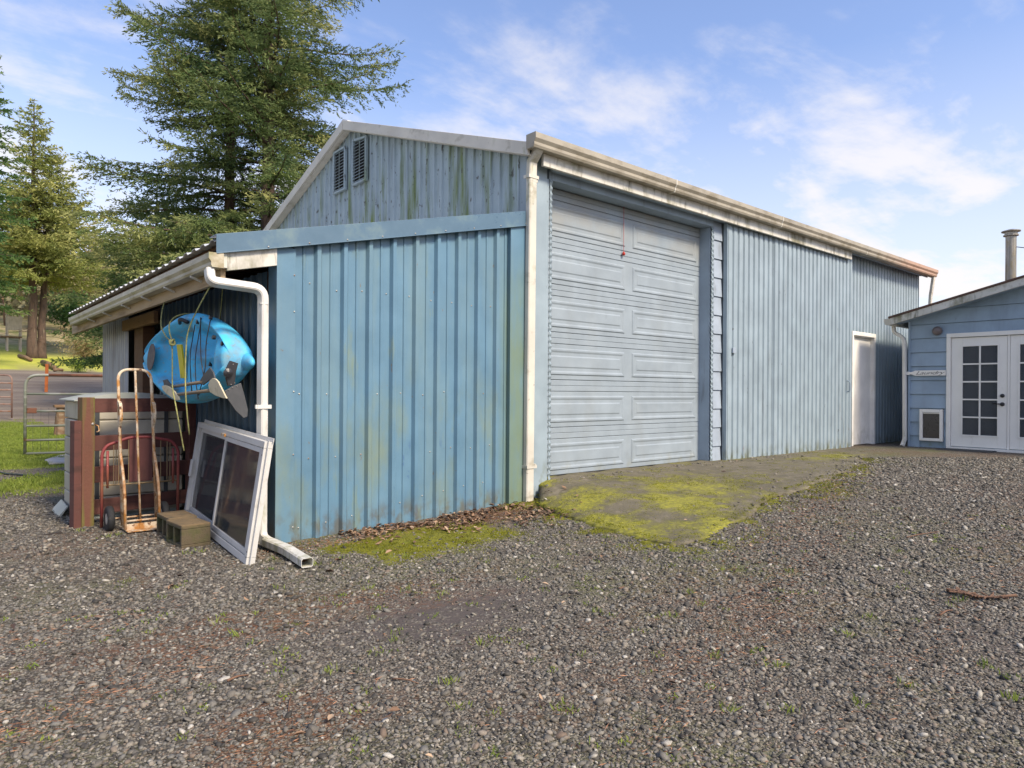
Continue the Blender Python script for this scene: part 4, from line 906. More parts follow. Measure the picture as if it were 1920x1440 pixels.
for (a, c, n0) in ((.057, ww*.515, .004), (ww*.49, ww-.052, -.024)):
    z0, z1 = .062, hh-.052; e = .036
    s_ = wb((a, z0), (a+e, z1), n0, n0+.022, 'sash', M['alum']); wb((c-e, z0), (c, z1), n0, n0+.022, 'sash_stile', M['alum'], s_); wb((a+e, z0), (c-e, z0+e), n0+.0003, n0+.0217, 'sash_rail', M['alum'], s_); wb((a+e, z1-e), (c-e, z1), n0+.0003, n0+.0217, 'sash_rail', M['alum'], s_)
    wb((a+e, z0+e), (c-e, z1-e), n0+.008, n0+.012, 'pane', M['glass'], s_, bev=0)
lk = wb((ww-.075, hh*.42), (ww-.028, hh*.60), .028, .050, 'latch', M['alum'], bev=.006)
wb((ww*.50, hh-.055), (ww*.55, hh-.03), .03, .045, 'catch', M['rusty'])
for z_ in (.05, .09, hh-.10, hh-.05): mb = MB(); mb.lathe(BR+ex*.018+ez*z_+ey*.0295, ey, [(0, .006), (.002, .006)], 8); mb.build('frame_screw', M['dark_post'], wn)

# --- kayak slung under the eave
kx, ky, kz = 1.90, 5.60, 1.515; KL = 1.80; KS = -.17
ky_root = thing('kayak', 'light blue plastic kayak slung on its side from ropes under the lean-to eave', 'kayak', (kx, 6.6, 1.10))
NS, NH, ND = 56, 22, 40
def khalf(u): return .42*np.clip(np.sin(np.pi*np.clip(.045+.945*u, 0, 1)), 0, 1)**(.64-.06*u)*(1-.08*u)
def kdep(u): return .10+.20*np.sin(np.pi*np.clip(u*.85+.12, 0, 1))**.6
rings = []
til = R(9)
for i in range(NS):
    u = i/(NS-1); w_ = max(.012, float(khalf(u))); d_ = float(kdep(u)); ring = []
    well = max(float(sst((u-.09)/.06)*(1-sst((u-.33)/.05)))*.085, float(sst((u-.38)/.07)*(1-sst((u-.80)/.10)))*.12)
    for j in range(NH):     # hull from top gunwale round to bottom gunwale
        th = math.pi*j/(NH-1); a = w_*math.cos(th); b_ = d_*math.sin(th)**.75*(1+.10*math.cos(2*th)); yy_ = -.05*(1-u)**4*math.sin(th)**2
        ring.append((a, b_, yy_))
    for j in range(1, ND-1):
        s_ = -1+2*j/(ND-1); a = w_*s_; r_ = abs(s_)
        rim = -.035*math.sin(math.pi*min(1, max(0, (1-r_)/.30)))**2 if r_ > .70 else 0
        rec = well*float(1-sst((r_-.52)/.20))*(1-.5*math.exp(-(s_/.10)**2)*(u < .36)); cr = -.045*(1-r_**2)
        mid = .03*math.exp(-((u-.36)/.02)**2)
        bb = cr*(1-well/.2)+rim+rec+.018*math.sin(9*u*math.pi)*float(1-sst((r_-.5)/.2))*(well > .05)
        ring.append((a, bb, 0))
    rings.append(ring)
vs = []; NR = len(rings[0])
for i, ring in enumerate(rings):
    u = i/(NS-1)
    for a, b_, yo in ring:
        X_ = b_*math.cos(til)+a*math.sin(til)*.6; Z_ = a*math.cos(til)-b_*math.sin(til)
        vs.append((kx-.05+X_+KS*u, ky+KL*u+yo, kz+Z_+.04*u))
fs = [(i*NR+j, i*NR+(j+1) % NR, (i+1)*NR+(j+1) % NR, (i+1)*NR+j) for i in range(NS-1) for j in range(NR)]
fs.append(tuple(range(NR))[::-1]); fs.append(tuple(range((NS-1)*NR, NS*NR)))
mb = MB(); mb.add(vs, fs); hull = mb.build('hull', M['kayak'], ky_root, smooth=True); md = hull.modifiers.new('s', 'SUBSURF'); md.levels = 1; md.render_levels = 1
# keel fin / stern nose at the back of the hull
mb = MB(); nose = []; nn = 9
for i in range(nn):
    t_ = i/(nn-1); nose.append(((1.995+.01*t_, 5.455+.42*t_, 1.465+.04*t_), .022+.125*t_**.75))
mb.sweep([n_[0] for n_ in nose], [(math.cos(a*math.pi/7)*.75, math.sin(a*math.pi/7)*1.0) for a in range(14)], scale=[n_[1] for n_ in nose]); kn = mb.build('keel_nose', M['kayak'], ky_root, smooth=True); md = kn.modifiers.new('s', 'SUBSURF'); md.levels = 2; md.render_levels = 2
def kdeck(u, a, off=0.0):   # a point on the deck face
    X_ = off*math.cos(til)+a*math.sin(til)*.6; Z_ = a*math.cos(til)-off*math.sin(til); return Vector((kx-.05+X_+KS*u, ky+KL*u, kz+Z_+.04*u))
def kell(u, a, ru, ra, off, name, mat, n=18):
    mb = MB(); pts = [kdeck(u+ru*math.cos(2*math.pi*i/n), a+ra*math.sin(2*math.pi*i/n), off) for i in range(n)]; mb.prism(pts, (-.006, 0, 0)); return mb.build(name, mat, ky_root)
kell(.86, .0, .05, .13, -.050, 'hatch_pad', M['grey_pad']); kell(.47, .02, .045, .17, .055, 'seat_pad', M['grey_pad'])
mb = MB(); mb.hexa([kdeck(.50, -.18, .03), kdeck(.56, -.18, .03), kdeck(.56, -.18, .045), kdeck(.50, -.18, .045), kdeck(.60, .13, .03), kdeck(.66, .13, .03), kdeck(.66, .13, .045), kdeck(.60, .13, .045)]); mb.build('yellow_strap', M['yellow'], ky_root)
for (u, a, o_) in ((.10, .15, -.05), (.20, .33, -.02), (.33, .30, -.03), (.45, .06, .08), (.26, -.05, .06), (.03, .10, -.03)):
    mb = MB(); mb.lathe(kdeck(u, a, o_), (-1, 0, .1), [(-.01, .018), (.012, .018), (.014, .012)], 12); mb.build('scupper_disc', M['black_plastic'], ky_root)  # black discs stand in for the dark inside of the scupper holes
for pts in ([(.28, .33, -.04), (.30, .2, -.03), (.29, 0, -.05), (.25, -.22, -.05), (.20, -.36, -.05)], [(.16, .30, -.05), (.17, .1, -.06), (.14, -.1, -.06), (.20, -.33, -.05)], [(.28, .33, -.045), (.2, .0, -.07), (.13, -.2, -.07)], [(.36, .28, -.03), (.34, 0, -.06), (.30, -.3, -.04)]):
    mb = MB(); mb.tube(fillet([kdeck(*q_) for q_ in pts], .1, 5), .0045, 6); mb.build('bungee_cord', M['black_plastic'], ky_root, smooth=True)
mb = MB(); mb.tube(fillet([kdeck(.52, .30, -.05), kdeck(.47, .33, -.09), kdeck(.42, .30, -.05)], .05, 5), .016, 8); mb.build('carry_handle', M['black_plastic'], ky_root, smooth=True)
# rudder bracket and blade
br = MB(); poly = [(425, 690), (432, 676), (447, 681), (443, 697), (440, 722), (428, 724), (424, 708)]
br.prism([sight(a, b_, 1, 5.50) for a, b_ in poly], (0, .03, 0)); bk = br.build('rudder_bracket', M['black_plastic'], ky_root, bevel=.004)
mb = MB(); mb.lathe(sight(428, 699, 1, 5.485), (0, -1, 0), [(-.01, .035), (.01, .035), (.016, .02), (.02, .008)], 16); mb.build('pivot', M['black_plastic'], bk)
for a, b_ in ((423, 691), (427, 697), (437, 683), (433, 721), (440, 718), (429, 731), (436, 727), (444, 724)): mb = MB(); mb.lathe(sight(a, b_, 1, 5.468), (0, -1, 0), [(0, .004), (.004, .004), (.006, .002)], 8); mb.build('rivet', M['steel'], bk)
mb = MB(); poly = [(421, 733), (436, 724), (452, 718), (459, 743), (465, 768), (464, 781), (457, 784), (442, 770), (428, 750)]
mb.prism([sight(a, b_, 1, 5.47) for a, b_ in poly], (0, .014, 0)); mb.build('rudder_blade', M['rudder'], ky_root, bevel=.003)
# --- paddles tucked through the ropes
def blade(poly, X_, th, mat, par, dx=0):
    mb = MB(); mb.prism([sight(a, b_, 0, X_+dx*(i/len(poly))) for i, (a, b_) in enumerate(poly)], (th, 0, 0)); return mb.build('blade', mat, par, bevel=.003)
pd = thing('cream_paddle', 'brown shafted paddle with two cream blades tied across the kayak', 'paddle', (1.62, 5.9, 1.2))
mb = MB(); mb.tube([sight(322, 741, 0, 1.655), sight(404, 731, 0, 1.655)], .014, 8); mb.build('shaft', M['shaft'], pd, smooth=True)
blade([(303, 724), (308, 722), (315, 724), (325, 732), (334, 743), (336, 750), (331, 751), (322, 746), (311, 738), (305, 731)], 1.64, .012, M['cream_blade'], pd)
blade([(390, 722), (393, 713), (398, 709), (403, 710), (408, 715), (424, 747), (418, 747), (404, 742), (393, 735)], 1.64, .012, M['cream_blade'], pd)
pd = thing('dark_paddle', 'second paddle with dark grey blades above the cream bladed one', 'paddle', (1.66, 6.0, 1.25))
mb = MB(); mb.tube([sight(316, 726, 0, 1.685), sight(382, 716, 0, 1.685)], .014, 8); mb.build('shaft', M['shaft'], pd, smooth=True)
blade([(373, 716), (381, 702), (393, 689), (399, 698), (402, 709), (392, 713), (380, 722)], 1.675, .012, M['rudder'], pd)
blade([(305, 713), (312, 711), (320, 722), (318, 729), (308, 727)], 1.675, .012, M['rudder'], pd)
# --- ropes
def rope(pts, label, r=.0055):
    t_ = thing('hanging_rope', label, 'rope', sight(*pts[0][:2], 0, pts[0][2]), 'ropes slinging the kayak')
    P_ = [sight(a, b_, 0, x_) for a, b_, x_ in pts]; 
    P_[0] = Vector((min(max(P_[0].x, 1.66), 1.9), P_[0].y, max(P_[0].z, 2.13)))
    mb = MB(); mb.tube(fillet(P_, .12, 5), r, 7); mb.build('cord', M['rope'], t_, smooth=True); return t_, P_
t1, P1 = rope([(312, 553, 1.80), (303, 585, 1.70), (301, 612, 1.66), (311, 632, 1.63), (323, 642, 1.62), (323, 690, 1.62), (323, 728, 1.60), (328, 752, 1.60), (345, 845, 1.62)], 'olive rope nearest the hand truck, looped and knotted at the kayak rim')
mb = MB(); c_ = P1[4]
for k in range(3): mb.tube([c_+Vector((.02*math.cos(a+k), .022*math.sin(a+k*2), .024*math.sin(a*1+k*1.3))) for a in np.linspace(0, 2*math.pi, 12, endpoint=False)], .009, 6, closed=True)
mb.build('knot', M['rope'], t1, smooth=True)
rope([(399, 528, 1.80), (375, 570, 1.72), (358, 605, 1.67), (350, 630, 1.62), (347, 690, 1.61), (348, 742, 1.60), (351, 780, 1.62), (355, 815, 1.64)], 'olive rope slanting from the gutter end down the middle of the kayak')
rope([(419, 512, 1.90), (416, 560, 1.97), (412, 604, 2.02)], 'thin olive rope hanging straight behind the elbow of the downspout', .005)
mb = MB(); P_ = [sight(a, b_, 0, x_) for a, b_, x_ in [(323, 640, 1.625), (317, 622, 1.62), (317, 606, 1.64), (327, 594, 1.68), (345, 588, 1.76), (366, 589, 1.88)]]; mb.tube(fillet(P_, .08, 5), .0055, 7); o = mb.build('rope_strap', M['rope'], None, smooth=True)
setp(o, 'olive rope loop passing over the top edge of the kayak', 'rope', 'ropes slinging the kayak')

# --- gates
def gate(p0, p1, H, rails, mats, lab, name='pipe_gate', r=.025, wires=False):
    p0 = Vector(p0); p1 = Vector(p1); d = (p1-p0); L = d.length; d.normalize(); t_ = thing(name, lab, 'gate', p0)
    pth = fillet([p0+Vector((0, 0, .06)), p0+Vector((0, 0, H)), p1+Vector((0, 0, H)), p1+Vector((0, 0, .06))], .22, 8)
    mb = MB(); k = len(pth); mb.tube(pth, r, 10, up=(0, 1, 0)); mb.build('frame', mats[0], t_, smooth=True)
    for z_ in rails: mb = MB(); mb.tube([p0+d*.01+Vector((0, 0, z_)), p1-d*.01+Vector((0, 0, z_))], r*.85, 8); mb.build('rail', mats[1], t_, smooth=True)
    if wires:
        for i in range(int(L/.12)):
            q = p0+d*(.12+.12*i); mb = MB(); mb.tube([q+Vector((0, .03, .05)), q+Vector((0, .03, .9))], .002, 4); mb.build('mesh_wire', M['dark_post'], t_)
        mb = MB(); mb.box((p0.x+.02, p0.y-.05, .80), (p0.x+.17, p0.y+.02, .90)); mb.build('hinge', M['gate_rusty'], t_, bevel=.01)
        mb = MB(); mb.tube([p0+d*.35+Vector((0, -.004, H+.004)), p1-d*.2+Vector((0, -.004, H-.0))], r*1.12, 10); mb.build('rusted_top_rail', M['gate_rusty'], t_, smooth=True)
    return t_
gate((1.44, 15.18, 0), (4.55, 14.62, 0), 1.50, (1.155, .84, .57, .31, .07), (M['gate'], M['gate']), 'green grey tubular farm gate with a rusty top rail behind the storage box', wires=True)
za = gz1(2.4, 31.3)
gate((2.53, 30.9, za), (.2, 33.4, za), 1.62, (1.33, 1.08, .82, .56, .30), (M['gate_red'], M['gate_red']), 'pinkish brown tubular gate at the left edge of the yard', r=.028)
# orange stake, old post, flat slab, hose
q = sight(86, 765, 2, .2); zb_ = gz1(q.x, q.y); o = MB(); o.frame_box((q.x, q.y, zb_), (.97, -.2, 0), (.2, .97, 0), (0.02, 0, 1), (-.07, -.05, -.1), (.08, .05, 1.52)); o = o.build('marker_post', M['orange'], None, bevel=.01)
setp(o, 'orange brown wooden post standing behind the farm gate', 'post')
q = sight(112, 818, 2, 0.0); st = thing('old_wooden_brace', 'weathered brown wooden stump post with a flat cap seen through the farm gate', 'post', (q.x, q.y, 0))
mb = MB(); mb.lathe((q.x, q.y, -.05), (.02, 0, 1), [(0, .15), (.3, .13), (.6, .115), (.80, .10)], 9); mb.build('post', M['old_wood'], st, bevel=.01)
mb = MB(); mb.box((q.x-.14, q.y-.14, .76), (q.x+.40, q.y+.14, .83)); mb.build('cap', M['old_wood'], st, bevel=.01)
mb = MB(); mb.hexa([(q.x+.14, q.y-.06, 0), (q.x+.26, q.y-.06, 0), (q.x+.26, q.y+.06, 0), (q.x+.14, q.y+.06, 0), (q.x+.02, q.y-.05, .75), (q.x+.14, q.y-.05, .75), (q.x+.14, q.y+.05, .75), (q.x+.02, q.y+.05, .75)]); mb.build('brace', M['old_wood'], st, bevel=.008)
mb = MB(); P_ = [sight(a, b_, 2, .0) for a, b_ in ((84, 866), (92, 873), (128, 871), (150, 862), (150, 855), (112, 857))]; mb.prism([Vector((p_.x, p_.y, .012)) for p_ in P_], (0, 0, .03)); o = mb.build('flat_stone', M['slab_stone'], None, bevel=.008)
setp(o, 'pale flat stone slab lying in the grass below the farm gate', 'stone slab')
P_ = [sight(a, b_, 2, .02) for a, b_ in ((-60, 876), (0, 885), (12, 889), (35, 890), (60, 892), (85, 894), (116, 898), (150, 905))]
mb = MB(); mb.tube([Vector((p_.x, p_.y, gz1(p_.x, p_.y)+.018)) for p_ in fillet(P_, .3, 4)], .013, 8); o = mb.build('garden_hose', M['hose'], None, smooth=True); setp(o, 'dark thin hose lying across the grass left of the storage box', 'hose')
# scraps on the gravel
q = sight(95, 1003, 2, .01); mb = MB(); mb.hexa([(q.x-.07, q.y-.02, -.01), (q.x+.09, q.y-.035, -.01), (q.x+.10, q.y+.02, -.01), (q.x-.06, q.y+.03, -.01), (q.x-.05, q.y-.01, .02), (q.x+.08, q.y-.02, .03), (q.x+.08, q.y+.01, .03), (q.x-.05, q.y+.02, .02)]); o = mb.build('wood_scrap', M['debris'], None, bevel=.008); setp(o, 'small dark piece of bark on the gravel left of the fence post', 'bark piece')
def stick(pts, r, lab, name='fallen_twig', side=0):
    P_ = [sight(a, b_, 2, .02) for a, b_ in pts]; P_ = [Vector((p_.x, p_.y, gz1(p_.x, p_.y)+r+.006+.006*math.sin(i*2))) for i, p_ in enumerate(P_)]
    t_ = thing(name, lab, 'twig', P_[0]); F_ = fillet(P_, .06, 4); mb = MB(); mb.tube(F_, r, 6, scale=[1-.6*i/len(F_) for i in range(len(F_))]); mb.build('stem', M['twig'], t_, smooth=True)
    for k in range(side):
        i = 1+int((len(F_)-2)*k/side); a = F_[i]; an = random.uniform(0, 6.3); L = random.uniform(.03, .09)
        mb = MB(); mb.tube([a, a+Vector((L*.5*math.cos(an), L*.5*math.sin(an), .004)), a+Vector((L*math.cos(an), L*math.sin(an), .01))], r*.4, 5); mb.build('side_shoot', M['twig'], t_)
stick([(1775, 1128), (1800, 1134), (1830, 1141), (1862, 1143), (1905, 1143)], .011, 'long reddish brown fir twig on the gravel at the right edge', side=34)
stick([(1762, 1166), (1775, 1161), (1786, 1158)], .006, 'short pale tan twig in front of the long fir twig')
stick([(426, 1272), (446, 1265), (466, 1259)], .006, 'straight tan twig on the gravel below the window')
stick([(735, 1269), (760, 1272), (785, 1276)], .004, 'thin grey twig in the middle foreground gravel')
stick([(1700, 1040), (1725, 1037), (1760, 1032)], .005, 'thin brown twig lying on the gravel in front of the house doors')
stick([(545, 1303), (542, 1318), (541, 1330)], .003, 'tiny pale upright-lying straw near the bottom left of centre')

# ================================================================== VEGETATION
def leafmat(name, cols, tip_backlight=None, trans=.35, rough=.6, scale=.55):
    m, t, b = newmat(name); p = t.pos(); r = t.attr('rnd').outputs['Fac']; tip = t.attr('tip').outputs['Fac']
    c = t.mix(t.mapr(t.noise(p, scale, 4, .6), .36, .64), cols[0], cols[1])
    c = t.mix(t.mapr(r, .3, 1.0, 0, .65), c, cols[2])
    if tip_backlight: c = t.mix(t.math('MULTIPLY', t.mapr(tip, .25, .85, 0, .95), t.mapr(t.noise(p, scale*1.7, 3), .38, .60)), c, tip_backlight)  # golden backlight on the outer needles is put into the tip colour
    t.link(c, b.inputs['Base Color']); b.inputs['Roughness'].default_value = rough; b.inputs['Specular IOR Level'].default_value = .2
    tr = t.new('ShaderNodeBsdfTranslucent'); t.link(c, tr.inputs['Color']); mx = t.new('ShaderNodeMixShader'); mx.inputs[0].default_value = trans
    t.link(b.outputs[0], mx.inputs[1]); t.link(tr.outputs[0], mx.inputs[2]); t.link(mx.outputs[0], m.node_tree.nodes['Material Output'].inputs['Surface'])
    return m
LM = dict(fir=leafmat('dark_fir_needles', [(.045, .095, .040), (.11, .17, .055), (.19, .23, .08)], (.50, .48, .18)),
          gold=leafmat('sunlit_olive_needles', [(.12, .17, .045), (.25, .28, .075), (.35, .36, .13)], (.54, .51, .19)),  # yellow sunlight on the lawn firs is put into these needle colours
          deep=leafmat('deep_green_needles', [(.035, .10, .035), (.075, .16, .045), (.14, .21, .06)], (.26, .30, .08)),
          pale=leafmat('pale_hazy_leaves', [(.24, .25, .10), (.38, .34, .19), (.46, .40, .28)], None, .4),  # haze of distance is put into these pale leaf colours
          brown=leafmat('tan_brush_leaves', [(.25, .17, .10), (.36, .29, .15), (.40, .38, .16)], None, .4),
          green=leafmat('bright_low_leaves', [(.12, .20, .03), (.22, .32, .05), (.30, .38, .08)], None, .4))

def leaf_quads(P, D, L, Wd, r, flat=.6):
    """P centres-base, D unit directions, L lengths, Wd widths -> diamond quads"""
    n = len(P); rv = r.normal(size=(n, 3)); rv[:, 2] *= flat
    S = np.cross(D, rv); S /= np.linalg.norm(S, axis=1)[:, None]+1e-9
    L = L[:, None]; Wd = Wd[:, None]
    V = np.stack([P, P+D*L*.45+S*Wd, P+D*L, P+D*L*.45-S*Wd], 1).reshape(-1, 3)
    return V, np.arange(4*n).reshape(n, 4)
def unit(a): return a/(np.linalg.norm(a, axis=-1, keepdims=True)+1e-9)

def conifer(name, label, cat, base, H, Rf, crown0, nb, seed, tr, mat, group=None, sp=.15, sl=.17, sw=.035, up=.12, droop=.30, dead=8, gap=.0, lean=(0, 0)):
    r = np.random.default_rng(seed); base = np.array(base, float); root = thing(name, label, cat, tuple(base), group)
    ax = lambda z_: base+np.stack([lean[0]*(z_/H)**1.5+0*z_, lean[1]*(z_/H)**1.5+0*z_, z_], -1)
    zt_ = np.linspace(-.3, H, 26); path = ax(np.clip(zt_, 0, None)); path[:, 2] = base[2]+zt_; path[1:-1, :2] += r.normal(size=(24, 2))*.02*tr*4
    mb = MB(); mb.tube([Vector(p_) for p_ in path], tr, 12, scale=[max(.04, (1-.97*max(0, z_)/H)**.85)*(1+.5*math.exp(-max(0, z_)/.6)) for z_ in zt_], up=(1, 0, 0))
    Vs, Fs, rnd, tip = [], [], [], []; lm = mb; k = 0
    hs = crown0+(H-crown0)*(np.sort(r.random(nb)))**.93
    for h in hs:
        R0 = Rf(h/H)*r.uniform(.55, 1.12)*(1 if r.random() > gap else .45); az = k*2.39996+r.normal()*.35; k += 1
        if R0 < .12: continue
        d = np.array([math.cos(az), math.sin(az), 0.]); o = ax(np.array(h)); N = 12; tt = np.linspace(0, 1, N)
        upk = up+.55*(h/H)**3; bend = r.normal()*.14; side = np.array([-d[1], d[0], 0.])
        pts = o+d*(R0*tt)[:, None]+side*(R0*bend*tt**2)[:, None]+np.array([0, 0, 1.])*(R0*(upk*tt-droop*tt**1.7+(.20 if h/H > .35 else .12)*tt**4))[:, None]
        lm.tube([Vector(p_) for p_ in pts[::2]]+[Vector(pts[-1])], .012+.010*R0, 5, scale=[1, .85, .68, .5, .35, .22, .1])
        nsub = max(4, int(2*R0/sp)); ts = np.sort(r.uniform(.10, 1, nsub)); sgn = np.where(np.arange(nsub) % 2, 1, -1)
        ip = lambda t_: np.stack([np.interp(t_, tt, pts[:, c_]) for c_ in range(3)], -1)
        Pj = ip(ts); Tj = unit(ip(np.clip(ts+.05, 0, 1))-ip(np.clip(ts-.05, 0, 1))+1e-6)
        lat = unit(np.cross(Tj, [0, 0, 1.]))*sgn[:, None]; ang = r.uniform(.55, 1.15, nsub)
        Dj = unit(Tj*np.cos(ang)[:, None]+lat*np.sin(ang)[:, None]+np.array([0, 0, 1.])*r.normal(-.12, .16, nsub)[:, None])
        Lj = R0*.40*(1.05-.80*ts)*r.uniform(.55, 1.2, nsub)*np.clip(ts*3.5, .35, 1)+.10
        m_ = np.maximum(3, (Lj/sp*2.3).astype(int)); J = np.repeat(np.arange(nsub), m_); q = r.random(len(J))
        Pq = Pj[J]+Dj[J]*(Lj[J]*q)[:, None]+np.array([0, 0, -1.])*(.18*Lj[J]*q**2)[:, None]+r.normal(size=(len(J), 3))*.02
        Dq = unit(Dj[J]+r.normal(size=(len(J), 3))*.48+np.array([0, 0, -.10]))
        # sprigs on the end of the branch itself
        n2_ = max(6, int(R0/sp*2)); q2 = r.uniform(.25, 1, n2_); P2 = ip(q2); D2 = unit(d+r.normal(size=(n2_, 3))*.5)
        Pq = np.concatenate([Pq, P2]); Dq = np.concatenate([Dq, D2]); n = len(Pq)
        V_, F_ = leaf_quads(Pq, Dq, sl*r.uniform(.6, 1.4, n), sw*r.uniform(.7, 1.3, n), r)
        Fs.append(F_+sum(len(v_) for v_ in Vs)); Vs.append(V_)
        rr = np.clip(r.random(n)*.55+r.random()*.45, 0, 1); rnd.append(np.repeat(rr, 4)); tv = np.concatenate([ts[J]*.5+q*.5, q2]); tip.append(np.repeat(tv*(.4+.6*r.random()), 4))
    for _ in range(dead):   # dead lower limbs
        h = r.uniform(.12, 1)*crown0+.4; az = r.uniform(0, 6.28); L = r.uniform(.5, 1.9)*max(.6, Rf(.3)/4); d = np.array([math.cos(az), math.sin(az), -.06]); o = ax(np.array(h))
        lm.tube([Vector(o), Vector(o+d*L*.5), Vector(o+d*L+np.array([0, 0, -.12*L]))], .022, 5, scale=[1, .7, .3])
    lm.build('trunk', M['bark'], root, smooth=True)
    npobj('crown', np.concatenate(Vs), np.concatenate(Fs), mat, attrs=dict(rnd=np.concatenate(rnd), tip=np.concatenate(tip)), parent=root)
    return root
def world_at(px, d):   # ground point at photo column px and distance d
    l = (px-960)/F*d; q = fw*d+rt*l; return q[0], q[1], gz1(q[0], q[1])
def at_tree(px, d, dz=0): x_, y_, z_ = world_at(px, d); return (x_, y_, z_+dz)
RA = lambda a, pw=.8: (lambda t_: a*max(0, (1-t_))**pw*min(1, .55+t_*2.2))
conifer('fir_tree', 'huge fir tree with a thick dark trunk rising just behind the barn gable', 'tree', at_tree(500, 28), 29, RA(7.8, .66), 2.0, 270, 11, .36, LM['fir'], 'tall firs behind the barn', sp=.125, sl=.155, sw=.022, gap=.25, up=.16)
conifer('fir_tree', 'huge dark fir tree with low sweeping boughs over the lean-to roof', 'tree', at_tree(428, 29.5), 27, RA(7.6, .72), 1.6, 260, 12, .30, LM['fir'], 'tall firs behind the barn', sp=.125, sl=.155, sw=.022, gap=.22, up=.12, droop=.36)
conifer('fir_tree', 'dark shaded fir with boughs reaching down to the lean-to eave', 'tree', at_tree(292, 34), 11.5, RA(4.9, .6), 2.2, 100, 13, .2, LM['deep'], 'tall firs behind the barn', sp=.16, sl=.18, sw=.028, droop=.34)
conifer('fir_tree', 'golden olive fir with a pointed top and a bare brown trunk on the bright lawn', 'tree', at_tree(60, 57), 21.5, RA(8.2, .85), 6.4, 165, 14, .36, LM['gold'], 'firs on the bright lawn', sp=.25, sl=.30, sw=.05, droop=.26, dead=16)
conifer('fir_tree', 'golden olive fir with the right hand trunk of the twin pair on the lawn', 'tree', at_tree(77, 57.5), 17.5, RA(7.6, .7), 6.2, 140, 15, .32, LM['gold'], 'firs on the bright lawn', sp=.25, sl=.30, sw=.05, droop=.24, dead=14, lean=(.8, .5))
conifer('fir_tree', 'deep green fir with low boughs hanging in from the left edge', 'tree', at_tree(-46, 47), 25.0, RA(5.0, .7), 4.2, 120, 16, .34, LM['deep'], 'firs on the bright lawn', sp=.22, sl=.26, sw=.045, droop=.34)

def broadleaf(name, label, cat, base, H, R0, seed, mat, n, ls, group=None, tr=.09, trunk='bark', stems=1, low=.25):
    r = np.random.default_rng(seed); root = thing(name, label, cat, base, group); B_ = Vector(base); ends = []
    mb = MB(); tips = []
    for s_ in range(stems):
        a = r.uniform(0, 6.28); top = B_+Vector((R0*.35*math.cos(a)*(stems > 1), R0*.35*math.sin(a)*(stems > 1), H*.93)); mid = (B_+top)/2+Vector(r.normal(size=3)*.05*H)*.5
        pth = fillet([B_+Vector((0, 0, -.1)), mid, top], H, 8); mb.tube(pth, tr, 7, scale=[1-.9*i/len(pth) for i in range(len(pth))], up=(1, 0, 0)); tips += pth[4:]
        for _ in range(int(9/stems**.5)):
            i = int(r.integers(2, len(pth)-1)); a = r.uniform(0, 6.28); L = R0*r.uniform(.5, 1.05)*(1.1-i/len(pth)*.5); e = pth[i]+Vector((L*math.cos(a), L*math.sin(a), L*r.uniform(.2, .9)))
            m_ = (pth[i]+e)/2+Vector((0, 0, -.08*L)); mb.tube([pth[i], m_, e], tr*.38, 5, scale=[1, .6, .2]); tips += [m_, e, e]
    mb.build('trunk' if stems == 1 else 'stems', M[trunk], root, smooth=True)
    T = np.array([tuple(q) for q in tips]); c = T[r.integers(0, len(T), n//14)]+r.normal(size=(n//14, 3))*R0*.20; J = r.integers(0, len(c), n)
    P_ = c[J]+r.normal(size=(n, 3))*R0*.13; P_[:, 2] = np.maximum(P_[:, 2], base[2]+H*low*r.random(n)); D_ = unit(r.normal(size=(n, 3)))
    V_, F_ = leaf_quads(P_, D_, ls*r.uniform(.6, 1.4, n), ls*.35*r.uniform(.7, 1.3, n), r, 1)
    npobj('crown', V_, F_, mat, attrs=dict(rnd=np.repeat(np.clip(r.random(n)*.4+r.random(len(c))[J]*.6, 0, 1), 4), tip=np.zeros(4*n)), parent=root); return root
for i, (px_, d_, H_, R_, k_, lab) in enumerate([
        (120, 74, 11, 4.2, 'pale', 'pale budding tree to the right of the twin fir trunks'), (172, 82, 12, 4.8, 'brown', 'tan bare-branched tree showing under the lean-to eave'),
        (8, 76, 12, 4.5, 'brown', 'tan brushy tree behind the small wooden tower'), (96, 88, 15, 5.0, 'pale', 'tall pale green tree between the twin firs and the dark fir'),
        (212, 78, 11, 4.6, 'pale', 'pale green tree low behind the far corner of the lean-to'), (142, 66, 5.0, 2.4, 'deep', 'small dark green young tree above the brown bush')]):
    broadleaf('background_tree', lab, 'tree', at_tree(px_, d_), H_, R_, 40+i, LM[k_], 5200 if k_ != 'deep' else 2600, .30, 'trees beyond the lawn')
broadleaf('brown_bush', 'rounded brown twiggy bush beside the lean-to corner on the far lawn', 'bush', at_tree(158, 55), 2.7, 1.7, 60, LM['brown'], 5200, .11, None, .025, 'bark', 16, .05)
broadleaf('green_shrub', 'low bright green shrub in front of the brown bush', 'bush', at_tree(146, 50), .75, .8, 61, LM['green'], 1600, .09, None, .02, 'bark', 8, .02)
